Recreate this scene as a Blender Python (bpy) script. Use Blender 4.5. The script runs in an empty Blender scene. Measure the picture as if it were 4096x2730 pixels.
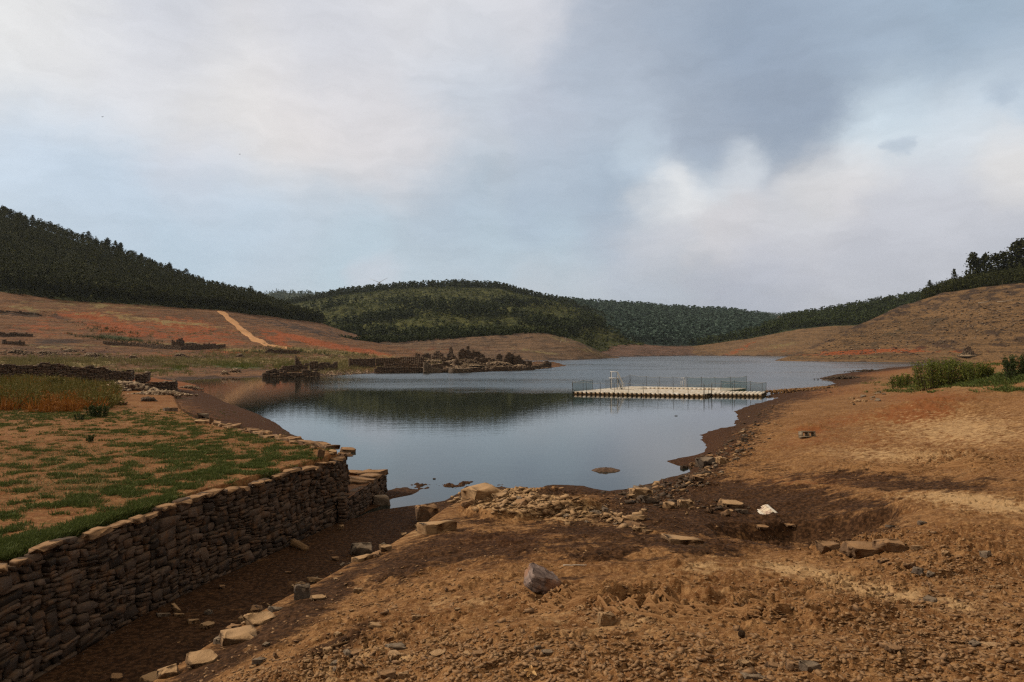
import bpy, bmesh, math, random
import numpy as np
from mathutils import Vector, Matrix, Euler

# ---------------------------------------------------------------- camera
F = 731.0; CX, CY = 512.0, 341.0; HORIZON = 350.5
K = 1.45                                    # metres per survey unit
H = 4.5 * K                                 # eye height above the water
PITCH = math.atan((HORIZON - CY) / F)
scene = bpy.context.scene
COL = scene.collection
cam_d = bpy.data.cameras.new("camera"); cam = bpy.data.objects.new("camera", cam_d); COL.objects.link(cam)
cam_d.sensor_width = 36.0; cam_d.lens = F / 1024 * 36.0
cam_d.clip_start = 0.1; cam_d.clip_end = 20000
cam.location = (0, 0, H); cam.rotation_euler = (math.pi / 2 + PITCH, 0, 0)
scene.camera = cam
scene.view_settings.view_transform = 'Standard'; scene.view_settings.look = 'None'
scene.view_settings.exposure = 0.0; scene.view_settings.gamma = 1.0
scene.render.engine = 'CYCLES'
scene.cycles.max_bounces = 5; scene.cycles.diffuse_bounces = 2; scene.cycles.glossy_bounces = 3
scene.cycles.transparent_max_bounces = 12; scene.cycles.volume_bounces = 0
scene.cycles.use_denoising = False; scene.cycles.sample_clamp_indirect = 2.0; scene.cycles.sample_clamp_direct = 4.0; scene.cycles.pixel_filter_type = 'BLACKMAN_HARRIS'; scene.cycles.filter_width = 1.3
scene.cycles.caustics_reflective = False; scene.cycles.caustics_refractive = False

SUN_ELEV, SUN_AZ = math.radians(34), math.radians(-84)      # azimuth from +y towards +x

def s2l(c):
    return tuple(((v / 255) / 12.92 if v <= 10 else ((v / 255 + 0.055) / 1.055) ** 2.4) for v in c)

# ---------------------------------------------------------------- node helper
class NT:
    def __init__(s, tree): s.t = tree; s.n = tree.nodes; s.l = tree.links
    def __call__(s, typ, ins=None, **props):
        nd = s.n.new('ShaderNode' + typ)
        for k, v in props.items(): setattr(nd, k, v)
        if ins:
            for k, v in ins.items():
                if isinstance(v, bpy.types.NodeSocket): s.l.new(v, nd.inputs[k])
                else: nd.inputs[k].default_value = v
        return nd
    def math(s, op, a, b=None, c=None, clamp=False):
        nd = s.n.new('ShaderNodeMath'); nd.operation = op; nd.use_clamp = clamp
        for i, v in enumerate((a, b, c)):
            if v is None: continue
            if isinstance(v, bpy.types.NodeSocket): s.l.new(v, nd.inputs[i])
            else: nd.inputs[i].default_value = v
        return nd.outputs[0]
    def mix(s, f, a, b, mode='MIX'):
        nd = s.n.new('ShaderNodeMix'); nd.data_type = 'RGBA'; nd.blend_type = mode
        for i, v in ((0, f), (6, a), (7, b)):
            if isinstance(v, bpy.types.NodeSocket): s.l.new(v, nd.inputs[i])
            else: nd.inputs[i].default_value = (tuple(v) + (1,))[:4] if i else v
        return nd.outputs[2]
    def noise(s, vec, scale, detail=4, rough=0.55, dist=0.0, col=False):
        nd = s('TexNoise', {'Scale': scale, 'Detail': detail, 'Roughness': rough, 'Distortion': dist})
        if vec is not None: s.l.new(vec, nd.inputs['Vector'])
        return nd.outputs[1 if col else 0]
    def rng(s, v, a, b, c=0.0, d=1.0, typ='SMOOTHSTEP'):
        return s('MapRange', {0: v, 1: a, 2: b, 3: c, 4: d}, interpolation_type=typ).outputs[0]
    def scale(s, vec, sc):
        return s('VectorMath', {0: vec, 1: sc}, operation='MULTIPLY').outputs[0]

# ---------------------------------------------------------------- world: broken evening overcast
world = bpy.data.worlds.new("World"); scene.world = world; world.use_nodes = True
wn = NT(world.node_tree); wn.n.clear()
sky = wn('TexSky', sky_type='NISHITA', sun_disc=False, sun_elevation=SUN_ELEV, sun_rotation=SUN_AZ)
dirv = wn('TexCoord').outputs['Generated']
sep = wn('SeparateXYZ', {0: dirv})
az = wn.math('ARCTAN2', sep.outputs[0], sep.outputs[1])
el = wn.math('ARCSINE', sep.outputs[2])
base_v = wn('CombineXYZ', {0: az, 1: el, 2: 0.0}).outputs[0]
def centred(sock, amp):
    a = wn('VectorMath', {0: sock, 1: (0.5, 0.5, 0.5)}, operation='SUBTRACT').outputs[0]
    return wn('VectorMath', {0: a, 1: amp}, operation='MULTIPLY').outputs[0]
w1 = centred(wn.noise(wn.scale(base_v, (1, 1.6, 1)), 5.0, 3, 0.5, col=True), (0.10, 0.06, 0))
w2 = centred(wn.noise(wn.scale(base_v, (1, 1.5, 1)), 20.0, 6, 0.62, col=True), (0.06, 0.035, 0))
warp = wn('VectorMath', {0: base_v, 1: w1}, operation='ADD').outputs[0]
warp = wn('VectorMath', {0: warp, 1: w2}, operation='ADD').outputs[0]
SKY = """0 40 228 228 228 90|30 0 225 225 225 70|160 20 208 211 219 90|110 75 224 224 227 80|230 100 227 225 224 90|300 130 226 221 220 90
330 50 212 214 221 90|440 10 217 218 223 80|400 140 217 215 218 80|470 80 197 205 216 80|20 130 196 210 225 60|100 170 198 214 230 80
200 180 204 209 220 60|10 190 202 216 230 70|100 205 188 201 215 50|250 210 194 210 225 70|330 215 186 199 212 70|450 210 176 192 207 80
200 250 183 202 218 80|350 250 186 206 219 60|420 275 186 201 213 60|490 250 182 200 213 50|380 280 200 205 215 30|100 240 186 204 220 80
530 10 213 214 220 60|600 30 172 182 197 75|600 90 176 188 203 65|545 110 188 195 208 60|560 160 176 190 205 60|600 190 168 184 201 65
680 20 158 171 188 80|760 30 150 166 186 80|860 20 158 175 194 80|960 10 154 174 193 80|770 90 148 161 179 75|700 100 160 172 188 60
810 110 145 159 177 55|900 55 160 175 192 75|1010 45 162 178 195 80|715 140 160 172 188 44|785 148 154 168 185 50|700 172 172 187 203 30
745 160 216 222 228 30|675 192 226 228 230 38|710 185 214 219 224 26|640 205 206 211 217 30|640 150 190 204 217 36|650 120 177 189 204 50|890 105 204 219 230 50|870 140 216 228 236 50
960 130 218 228 236 60|1015 85 202 216 229 50|1000 172 226 223 221 40|860 175 220 217 218 40|950 205 203 205 212 70|800 200 210 211 215 60
730 220 209 208 212 60|650 240 200 202 209 50|610 235 176 188 203 45|560 245 180 198 211 50|535 225 172 188 205 45|800 255 199 200 208 80|820 178 214 213 214 40
930 250 196 198 207 80|760 300 173 179 194 70|640 300 181 190 203 70|560 295 190 199 209 60|870 290 184 188 199 70|1000 290 184 188 199 80
905 148 182 194 207 9|1008 100 170 184 199 16|260 290 190 204 217 70|60 290 190 204 217 80|480 310 188 198 209 60"""
acc = None; wsum = None
for tok in SKY.replace('\n', '|').split('|'):
    u, v, r, g, b, R = map(float, tok.split())
    a = math.atan((u - CX) / F); e = math.atan((HORIZON - v) / F * math.cos(a))
    d = wn('VectorMath', {0: warp, 1: (a, e, 0)}, operation='DISTANCE').outputs['Value']
    w = wn.rng(d, 0.0, 1.45 * R / F, 1.0, 0.0)
    w = wn.math('MULTIPLY', w, w)
    if R < 20: w = wn.math('MULTIPLY', w, 4.0)
    elif R < 45: w = wn.math('MULTIPLY', w, 1.8)
    c = s2l((r, g, b))
    nd = wn('VectorMath', {0: w, 1: c}, operation='MULTIPLY_ADD')
    if acc is None: nd.inputs[2].default_value = tuple(0.03 * x * 0.68 for x in s2l((238, 221, 198))); wsum = 0.03
    else: wn.l.new(acc, nd.inputs[2])
    acc = nd.outputs[0]
    wsum = wn.math('ADD', w, wsum)
inv = wn.math('DIVIDE', 1.0, wsum)
cloud = wn('VectorMath', {0: acc, 1: inv}, operation='MULTIPLY').outputs[0]
streak = wn.noise(wn.scale(warp, (1.0, 3.2, 1)), 11.0, 7, 0.6)
fine = wn.rng(streak, 0.35, 0.65, 0.955, 1.04, 'LINEAR')
cloud = wn('VectorMath', {0: cloud, 1: fine}, operation='MULTIPLY').outputs[0]
nsk = wn('VectorMath', {0: sky.outputs[0], 1: (0.11, 0.11, 0.11)}, operation='MULTIPLY').outputs[0]
skycol = wn.mix(0.04, cloud, nsk)
SKY_GAIN = 1.06
bg = wn('Background', {'Color': skycol, 'Strength': SKY_GAIN})
wn('OutputWorld', {0: bg.outputs[0]})

sun_d = bpy.data.lights.new("sun", 'SUN'); sun = bpy.data.objects.new("sun", sun_d); COL.objects.link(sun)
sun_d.energy = 3.3; sun_d.angle = math.radians(6); sun_d.color = (1.0, 0.84, 0.65)
sd = Vector((math.sin(SUN_AZ) * math.cos(SUN_ELEV), math.cos(SUN_AZ) * math.cos(SUN_ELEV), math.sin(SUN_ELEV)))
sun.rotation_euler = sd.to_track_quat('Z', 'Y').to_euler(); sun.location = (0, 0, 60)

# ---------------------------------------------------------------- maths helpers
def proj(x, y, z):
    """world -> picture coordinates, only used while surveying where things stand"""
    cp, sp = math.cos(PITCH), math.sin(PITCH)
    dz = z - H
    f = y * cp + dz * sp; up = -y * sp + dz * cp
    return CX + F * x / f, CY - F * up / f
def ray(u, v):
    cp, sp = math.cos(PITCH), math.sin(PITCH)
    a = (u - CX) / F; b = (CY - v) / F
    return np.array([a, cp - b * sp, sp + b * cp])
def P(u, v, z=0.0):
    d = ray(u, v); t = (z * K - H) / d[2]
    return (d[0] * t, d[1] * t, z * K)
def PD(u, v, dist):
    d = ray(u, v); t = dist * K / d[1]
    return (d[0] * t, d[1] * t, H + d[2] * t)

def _hash(ix, iy, seed):
    h = (ix.astype(np.int64) * 374761393 + iy.astype(np.int64) * 668265263 + seed * 1442695041) & 0xFFFFFFFF
    h = ((h ^ (h >> 13)) * 1274126177) & 0xFFFFFFFF
    h = h ^ (h >> 16)
    return h
def hrand(ix, iy, seed): return _hash(ix, iy, seed) / 4294967295.0
def perlin(x, y, seed=0):
    x = np.asarray(x, float); y = np.asarray(y, float)
    ix = np.floor(x).astype(np.int64); iy = np.floor(y).astype(np.int64)
    fx = x - ix; fy = y - iy
    def g(dx, dy):
        a = hrand(ix + dx, iy + dy, seed) * 6.2831853
        return np.cos(a) * (fx - dx) + np.sin(a) * (fy - dy)
    u = fx * fx * fx * (fx * (fx * 6 - 15) + 10); v = fy * fy * fy * (fy * (fy * 6 - 15) + 10)
    a = g(0, 0) * (1 - u) + g(1, 0) * u; b = g(0, 1) * (1 - u) + g(1, 1) * u
    return (a * (1 - v) + b * v) * 1.5
def fbm(x, y, octv=4, seed=0, gain=0.5, lac=2.03, ridged=False):
    s = 0; a = 1.0; t = 0
    for o in range(octv):
        n = perlin(x, y, seed + o * 17)
        if ridged: n = 1 - 2 * np.abs(n)
        s = s + a * n; t += a; a *= gain; x = x * lac + 13.7; y = y * lac + 7.1
    return s / t
def worley(x, y, seed=0):
    ix = np.floor(x).astype(np.int64); iy = np.floor(y).astype(np.int64)
    f1 = np.full(np.shape(x), 9.0); f2 = f1.copy(); cid = np.zeros(np.shape(x))
    for dx in (-1, 0, 1):
        for dy in (-1, 0, 1):
            jx = ix + dx; jy = iy + dy
            px = jx + hrand(jx, jy, seed); py = jy + hrand(jx, jy, seed + 5)
            d = np.hypot(px - x, py - y); c = hrand(jx, jy, seed + 9)
            nearer = d < f1
            f2 = np.where(nearer, f1, np.minimum(f2, d)); cid = np.where(nearer, c, cid); f1 = np.where(nearer, d, f1)
    return f1, f2, cid
def sstep(a, b, x):
    t = np.clip((x - a) / (b - a), 0, 1); return t * t * (3 - 2 * t)
def sdpoly(X, Y, poly):
    """signed distance, positive inside"""
    poly = np.asarray(poly, float)[:, :2]; n = len(poly)
    d = np.full(X.shape, 1e18); inside = np.zeros(X.shape, bool)
    for i in range(n):
        ax, ay = poly[i]; bx, by = poly[(i + 1) % n]
        ex, ey = bx - ax, by - ay; wx, wy = X - ax, Y - ay
        t = np.clip((wx * ex + wy * ey) / (ex * ex + ey * ey + 1e-12), 0, 1)
        d = np.minimum(d, (wx - ex * t) ** 2 + (wy - ey * t) ** 2)
        c = ((ay > Y) != (by > Y))
        with np.errstate(divide='ignore', invalid='ignore'):
            xi = (bx - ax) * (Y - ay) / (by - ay + 1e-18) + ax
        inside ^= c & (X < xi)
    d = np.sqrt(d)
    return np.where(inside, d, -d)
def dline(X, Y, pts):
    d = np.full(X.shape, 1e18)
    for (ax, ay), (bx, by) in zip(pts[:-1], pts[1:]):
        ex, ey = bx - ax, by - ay; wx, wy = X - ax, Y - ay
        t = np.clip((wx * ex + wy * ey) / (ex * ex + ey * ey + 1e-12), 0, 1)
        d = np.minimum(d, (wx - ex * t) ** 2 + (wy - ey * t) ** 2)
    return np.sqrt(d)
class TPS:
    def __init__(s, pts, vals, lam=1e-3):
        p = np.asarray(pts, float); n = len(p); s.p = p
        r = np.hypot(p[:, None, 0] - p[None, :, 0], p[:, None, 1] - p[None, :, 1])
        Kk = np.where(r > 0, r * r * np.log(r + 1e-12), 0) + lam * np.eye(n)
        A = np.zeros((n + 3, n + 3)); A[:n, :n] = Kk; A[:n, n] = 1; A[:n, n + 1:] = p; A[n, :n] = 1; A[n + 1:, :n] = p.T
        s.w = np.linalg.solve(A, np.concatenate([vals, np.zeros(3)]))
    def __call__(s, a, b):
        out = s.w[-3] + s.w[-2] * a + s.w[-1] * b
        for (px, py), w in zip(s.p, s.w[:-3]):
            r2 = (a - px) ** 2 + (b - py) ** 2
            out = out + w * 0.5 * r2 * np.log(r2 + 1e-12)
        return out

# ---------------------------------------------------------------- mesh helpers
def mesh_obj(name, verts, faces, mat=None, parent=None, smooth=False, attrs=None, link=True):
    """verts (n,3); faces: (m,k) array or list of lists"""
    me = bpy.data.meshes.new(name)
    verts = np.asarray(verts, np.float32)
    me.vertices.add(len(verts)); me.vertices.foreach_set('co', verts.ravel())
    if isinstance(faces, np.ndarray):
        m, k = faces.shape
        me.loops.add(m * k); me.loops.foreach_set('vertex_index', faces.astype(np.int32).ravel())
        me.polygons.add(m); me.polygons.foreach_set('loop_start', np.arange(0, m * k, k, dtype=np.int32))
        me.polygons.foreach_set('loop_total', np.full(m, k, np.int32))
    else:
        tot = [len(f) for f in faces]; st = np.concatenate([[0], np.cumsum(tot)[:-1]]).astype(np.int32)
        flat = np.array([i for f in faces for i in f], np.int32)
        me.loops.add(len(flat)); me.loops.foreach_set('vertex_index', flat)
        me.polygons.add(len(faces)); me.polygons.foreach_set('loop_start', st)
        me.polygons.foreach_set('loop_total', np.array(tot, np.int32))
    if attrs:
        for k2, a in attrs.items():
            a = np.asarray(a, np.float32)
            if a.ndim == 2:
                at = me.attributes.new(k2, 'FLOAT_COLOR', 'POINT'); at.data.foreach_set('color', a.ravel())
            else:
                at = me.attributes.new(k2, 'FLOAT', 'POINT'); at.data.foreach_set('value', a.ravel())
    me.update(calc_edges=True); me.validate()
    if smooth: me.polygons.foreach_set('use_smooth', np.ones(len(me.polygons), bool))
    if mat: me.materials.append(mat)
    o = bpy.data.objects.new(name, me)
    if parent is not None: o.parent = parent
    if link: COL.objects.link(o)
    return o
def grid_faces(r, c):
    i = np.arange((r - 1) * c).reshape(r - 1, c)[:, :-1].ravel()
    return np.stack([i, i + 1, i + c + 1, i + c], 1)
def empty(name, loc, rz=0.0):
    o = bpy.data.objects.new(name, None); COL.objects.link(o); o.location = loc; o.rotation_euler = (0, 0, rz)
    o.empty_display_size = 0.3
    return o
def tag(o, label=None, cat=None, group=None, kind=None):
    if label: o['label'] = label
    if cat: o['category'] = cat
    if group: o['group'] = group
    if kind: o['kind'] = kind
    return o
class MB:
    """collects simple solids into one mesh"""
    def __init__(s): s.v = []; s.f = []; s.n = 0
    def add(s, v, f):
        s.v.append(np.asarray(v, float)); s.f += [[i + s.n for i in q] for q in f]; s.n += len(v)
    def box(s, c, size, rz=0.0, tilt=(0, 0)):
        x, y, z = [q / 2 for q in size]
        v = np.array([[a * x, b * y, d * z] for d in (-1, 1) for a, b in ((-1, -1), (1, -1), (1, 1), (-1, 1))])
        M = np.array(Euler((tilt[0], tilt[1], rz)).to_matrix())
        s.add(v @ M.T + np.array(c), [(3, 2, 1, 0), (4, 5, 6, 7), (0, 1, 5, 4), (1, 2, 6, 5), (2, 3, 7, 6), (3, 0, 4, 7)])
    def tube(s, pts, r, seg=8, r2=None):
        pts = [Vector(p) for p in pts]; n = len(pts); vs = []
        for i, p in enumerate(pts):
            t = (pts[min(i + 1, n - 1)] - pts[max(i - 1, 0)]).normalized()
            a = t.cross(Vector((0, 0, 1)) if abs(t.z) < 0.9 else Vector((1, 0, 0))).normalized(); b = t.cross(a)
            rr = r if r2 is None else r + (r2 - r) * i / (n - 1)
            for k in range(seg):
                an = 2 * math.pi * k / seg
                vs.append(p + a * math.cos(an) * rr + b * math.sin(an) * rr)
        f = [(i * seg + k, i * seg + (k + 1) % seg, (i + 1) * seg + (k + 1) % seg, (i + 1) * seg + k) for i in range(n - 1) for k in range(seg)]
        f.append(tuple(reversed(range(seg)))); f.append(tuple(range((n - 1) * seg, n * seg)))
        s.add([tuple(q) for q in vs], f)
    def build(s, name, mat, parent=None, smooth=False):
        return mesh_obj(name, np.concatenate(s.v), s.f, mat, parent, smooth)
def new_mat(name):
    m = bpy.data.materials.new(name); m.use_nodes = True
    nt = NT(m.node_tree); b = nt.n['Principled BSDF']
    b.inputs['Specular IOR Level'].default_value = 0.25
    return m, nt, b
# ---------------------------------------------------------------- surface materials
def mat_ground():
    m, nt, b = new_mat("soil")
    p = nt('TexCoord').outputs['Object']
    at = nt('Attribute', attribute_name='paint'); ch = nt('SeparateColor', {0: at.outputs['Color']})
    wet, red, pale = ch.outputs[0], ch.outputs[1], ch.outputs[2]; moss = at.outputs['Alpha']
    big = nt.noise(p, 0.45, 5, 0.6); mid = nt.noise(nt.scale(p, (1, 1.7, 1)), 2.6, 8, 0.7); fine = nt.noise(p, 9, 4, 0.6)
    grit = nt.noise(p, 60, 3, 0.6); mid_c = nt.math('SUBTRACT', mid, 0.5)
    c = nt.mix(nt.rng(big, 0.38, 0.62), (0.148, 0.070, 0.027), (0.218, 0.114, 0.048))
    c = nt.mix(nt.math('MULTIPLY', nt.rng(mid, 0.50, 0.60), 0.7), c, (0.105, 0.045, 0.016))
    c = nt.mix(nt.rng(fine, 0.50, 0.62, 0, 0.4), c, (0.42, 0.25, 0.115))
    c = nt.mix(nt.rng(fine, 0.46, 0.36, 0, 0.45), c, (0.095, 0.042, 0.016))
    mr = nt.math('MULTIPLY_ADD', mid_c, 2.0, red)
    c = nt.mix(nt.rng(mr, 0.2, 0.8, 0, .85), c, (0.185, 0.062, 0.021))
    mp = nt.math('MULTIPLY_ADD', mid_c, -2.4, pale)
    c = nt.mix(nt.rng(mp, 0.2, 0.75, 0, 0.85), c, (0.44, 0.295, 0.155))
    mg = nt.math('MULTIPLY_ADD', mid_c, 2.6, moss)
    c = nt.mix(nt.rng(mg, 0.35, 0.75, 0, 0.7), c, (0.060, 0.070, 0.020))
    c = nt.mix(nt.rng(grit, 0.58, 0.64, 0, 0.6), c, (0.40, 0.27, 0.15))
    wn_ = nt.math('SUBTRACT', nt.noise(nt.scale(p, (1, 1.6, 1)), 1.1, 9, 0.74), 0.5)
    mw = nt.math('MULTIPLY_ADD', wn_, 3.0, wet)
    wf = nt.rng(mw, 0.25, 0.72)
    mud = nt.mix(nt.rng(fine, 0.42, 0.60), (0.022, 0.0110, 0.006), (0.066, 0.033, 0.017))
    mud = nt.mix(nt.math('MULTIPLY', red, 0.5), mud, (0.07, 0.026, 0.011))
    c = nt.mix(nt.math('MULTIPLY', wf, 0.94), c, mud)
    nt.l.new(c, b.inputs['Base Color'])
    b.inputs['Roughness'].default_value = 0.85; b.inputs['Specular IOR Level'].default_value = 0.06
    h = nt.math('ADD', nt.math('MULTIPLY', fine, 1.3), nt.math('MULTIPLY', grit, 0.5))
    h = nt.math('ADD', h, nt.math('MULTIPLY', nt.noise(p, 6, 6, 0.7), 2.2))
    bp = nt('Bump', {'Strength': 0.8, 'Distance': 0.022, 'Height': h})
    nt.l.new(bp.outputs[0], b.inputs['Normal'])
    return m
def mat_hill(name, bare, green1, green2, stripe=0.9, sc=1.0):
    m, nt, b = new_mat(name)
    p = nt('TexCoord').outputs['Object']
    at = nt('Attribute', attribute_name='paint'); ch = nt('SeparateColor', {0: at.outputs['Color']})
    gr, red, pale = ch.outputs[0], ch.outputs[1], ch.outputs[2]; dark = at.outputs['Alpha']
    n1 = nt.noise(p, 0.02 * sc, 6, 0.6); n2 = nt.noise(nt.scale(p, (1, 0.6, 1)), 0.14 * sc, 6, 0.68); n3 = nt.noise(p, 0.7 * sc, 4, 0.65)
    lines = nt.noise(nt.scale(p, (0.02, 0.02, 0.5)), 1.6, 4, 0.7)
    c = nt.mix(nt.rng(n1, 0.42, 0.58), bare, tuple(x * 1.35 for x in bare))
    c = nt.mix(nt.rng(n2, 0.50, 0.60, 0, 0.6), c, tuple(x * 0.42 for x in bare))
    c = nt.mix(nt.rng(n3, 0.55, 0.62, 0, 0.75), c, (0.025, 0.017, 0.013))
    c = nt.mix(nt.rng(n3, 0.43, 0.36, 0, 0.7), c, tuple(x * 1.9 for x in bare))
    c = nt.mix(nt.math('MULTIPLY', nt.rng(lines, 0.5, 0.58, 0, 0.6), stripe), c, tuple(x * 1.8 for x in bare))
    c = nt.mix(nt.math('MULTIPLY', nt.rng(lines, 0.46, 0.40, 0, 0.6), stripe), c, tuple(x * 0.5 for x in bare))
    def m_(s, a, lo, hi, k): return nt.math('MULTIPLY', nt.rng(nt.math('ADD', s, nt.math('MULTIPLY', nt.math('SUBTRACT', n2, 0.5), a * 2.0)), lo, hi), k)
    c = nt.mix(m_(red, 1.5, 0.3, 0.7, 0.9), c, (0.27, 0.068, 0.018))
    c = nt.mix(m_(pale, 1.5, 0.3, 0.75, 0.85), c, (0.24, 0.19, 0.08))
    c = nt.mix(m_(dark, 1.2, 0.35, 0.7, 0.85), c, (0.035, 0.022, 0.018))
    g = nt.mix(nt.rng(n2, 0.42, 0.56), green1, green2)
    g = nt.mix(nt.rng(n3, 0.45, 0.65, 0, 0.6), g, tuple(x * 0.35 for x in green1))
    c = nt.mix(m_(gr, 0.6, 0.35, 0.65, 1.0), c, g)
    nt.l.new(c, b.inputs['Base Color']); b.inputs['Roughness'].default_value = 0.95
    h = nt.math('ADD', nt.math('MULTIPLY', n2, 2.0), n3)
    bp = nt('Bump', {'Strength': 1.0, 'Distance': 1.2 / sc, 'Height': h})
    nt.l.new(bp.outputs[0], b.inputs['Normal'])
    return m
def mat_water():
    m, nt, b = new_mat("lake_water")
    p = nt('TexCoord').outputs['Object']
    b.inputs['Base Color'].default_value = (0.012, 0.016, 0.014, 1); b.inputs['IOR'].default_value = 1.333
    b.inputs['Specular IOR Level'].default_value = 0.5
    # breeze patches roughen the surface; the near cove is sheltered
    br = nt.noise(nt.scale(p, (0.012, 0.035, 1)), 1.0, 5, 0.6)
    sx = nt('SeparateXYZ', {0: p})
    far = nt.rng(nt.math('MULTIPLY_ADD', nt.math('SUBTRACT', nt.noise(nt.scale(p, (0.02, 0.02, 1)), 1.0, 4), 0.5), 90, sx.outputs[1]), 98, 140)
    br = nt.math('MULTIPLY', nt.rng(br, 0.35, 0.60, 0.55, 1.0), nt.math('MULTIPLY', far, nt.rng(nt.math('MULTIPLY_ADD', sx.outputs[1], 0.25, sx.outputs[0]), -10, 16)))
    a = nt.math('MULTIPLY_ADD', br, 9.0, 0.8)
    r1 = nt.noise(nt.scale(p, (1.0, 2.0, 1)), 1.5, 3, 0.6)
    r2 = nt.noise(nt.scale(p, (1.0, 2.4, 1)), 0.35, 2, 0.5)
    h = nt.math('MULTIPLY', nt.math('ADD', r1, nt.math('MULTIPLY', r2, 1.2)), a)
    bp = nt('Bump', {'Strength': 1.0, 'Distance': 0.0035, 'Height': h})
    nt.l.new(bp.outputs[0], b.inputs['Normal'])
    nt.l.new(nt.math('MULTIPLY_ADD', br, 0.22, 0.012), b.inputs['Roughness'])
    return m

# ---------------------------------------------------------------- survey of the near land (survey units)
SHORE_A = [(475, 493), (482, 489), (500, 487.5), (520, 489), (535, 489.6), (545, 486), (553, 485), (583, 486.5), (609, 491.7), (627, 489.6), (653, 482),
           (679, 476.5), (696, 468), (690, 466.5), (679, 465), (664, 461), (688, 457), (700, 453), (707, 450.4), (706, 444), (705, 439.5), (701.5, 435), (718, 428.6),
           (733, 426.5), (738, 419), (735.5, 411), (753, 404.7), (779, 398), (768, 395.6), (796, 389.5), (820, 387), (836, 383.5), (830, 381), (818, 378.6),
           (838, 374), (866, 371), (896, 367), (927, 364.7), (1001, 364), (1120, 364.5), (1400, 366)]
BANK = [(148, 682, .75), (183, 657, .72), (218, 635, .68), (262, 609, .66), (292, 592, .68), (312, 583, .66), (345, 564, .62), (387, 545, .6), (418, 526, .58), (440, 510, .52), (461, 500, .45)]
def xy(t): return (t[0], t[1])
bankW = [(-6.0 * K, -4 * K), (-5.1 * K, 4 * K), (-4.5 * K, 6.6 * K)] + [xy(P(*b_)) for b_ in BANK]
shoreA = [xy(P(u, v, 0)) for u, v in SHORE_A]
polyA = bankW + shoreA + [(420, 420), (420, -12), (-9, -12)]
WALL = [(-6.55 * K, 3.0 * K), (-6.5 * K, 7.5 * K), (-6.4 * K, 9.6 * K), (-6.2 * K, 12.0 * K), (-5.8 * K, 14.1 * K), (-5.2 * K, 16.3 * K), (-4.65 * K, 18.6 * K), (-4.38 * K, 19.8 * K)]
BACK = [(-4.9 * K, 20.4 * K), (-6.3 * K, 21.8 * K), (-8.6 * K, 24.3 * K), (-12 * K, 28.4 * K), (-14.5 * K, 33 * K), (-19 * K, 42 * K), (-24 * K, 50 * K)]
polyT = [(x - 0.28, y) for x, y in WALL] + BACK + [(-60 * K, 54 * K), (-90 * K, 54 * K), (-90 * K, 0), (-7 * K, 0)]
SHORE_C = [(331, 455), (317, 447), (305, 441.5), (287, 431.5), (275, 423), (261, 415.6), (243, 408.5), (226, 402.5), (208, 394), (196, 389.6), (193, 388), (202, 386.6), (192, 383.5), (182, 381.3), (165, 379.6)]
shoreC = [xy(P(u, v, 0)) for u, v in SHORE_C]
polyC = [(-4.6 * K, 20.2 * K)] + shoreC + [(-75 * K, 114 * K), (-130 * K, 114 * K), (-130 * K, 50 * K), (-24 * K, 50 * K), (-12 * K, 28 * K)]
polyD = WALL + [xy(P(356, 519, 0)), xy(P(366, 514, 0)), xy(P(383, 510, 0)), xy(P(418, 505.5, 0)), xy(P(445, 501, 0)), xy(P(461, 492, 0)), xy(P(470, 488, 0)), xy(P(480, 494, 0))] + list(reversed(bankW))
polyE = [xy(P(u, v, 0)) for u, v in [(352, 517), (366, 511), (380, 505), (392, 498), (410, 494.5), (416, 491), (404, 488), (388, 491), (374, 498), (360, 505)]]
CT_A = [(512, 682, 2.2), (300, 682, 1.5), (210, 682, 1.0), (700, 682, 2.3), (1024, 682, 2.4), (1300, 682, 2.5), (-100, 760, 1.0), (600, 900, 2.7), (1200, 900, 2.8),
        (512, 620, 1.75), (380, 640, 1.45), (300, 630, 1.05), (700, 620, 1.92), (900, 620, 2.1), (1024, 620, 2.2),
        (330, 590, .75), (400, 575, .95), (460, 550, .95), (512, 560, 1.2), (640, 560, 1.45), (700, 548, 1.3), (800, 575, 1.75), (900, 560, 1.85), (1024, 560, 2.05), (1200, 560, 2.2),
        (430, 532, .72), (480, 520, .72), (560, 520, .85), (620, 525, .95), (500, 500, .62), (560, 500, .7), (600, 505, .72), (640, 530, 1.0), (650, 505, .55),
        (620, 494, .15), (560, 489.5, .08), (700, 500, .55), (690, 520, .75), (740, 500, .6), (740, 520, .6), (780, 532, .62), (818, 530, .75), (853, 524, .95), (800, 515, .65), (760, 538, .75),
        (818, 556, 1.5), (760, 560, 1.4), (880, 548, 1.55), (900, 530, 1.55), (900, 510, 1.35), (850, 500, 1.05), (800, 495, .85), (950, 520, 1.7), (1024, 520, 1.85), (1024, 490, 1.7), (930, 490, 1.35),
        (700, 482, .4), (740, 480, .6), (800, 470, .9), (900, 462, 1.2), (1024, 450, 1.72), (1150, 450, 1.9), (720, 458, .45), (760, 450, .65), (850, 440, 1.1),
        (725, 440, .35), (760, 430, .6), (820, 425, .95), (900, 425, 1.45), (1024, 420, 2.0), (780, 408, .6), (830, 402, .9), (880, 398, 1.15), (850, 389, .8), (900, 384, 1.3), (890, 376, .9),
        (940, 395, 1.9), (1024, 390, 2.45), (950, 376, 2.0), (1000, 372, 3.0), (1024, 362, 3.7), (1100, 362, 3.9), (960, 367, 2.2), (985, 362, 2.9), (1024, 356, 4.0), (1150, 356, 4.0), (930, 367.5, 1.0)]
ptsA = []; valA = []
for u, v, z in CT_A:
    x, y, zz = P(u, v, z); ptsA.append((2.5 * x / y, math.log(y))); valA.append(zz)
for (x, y) in shoreA[:-2]: ptsA.append((2.5 * x / y, math.log(y))); valA.append(0.03)
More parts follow.
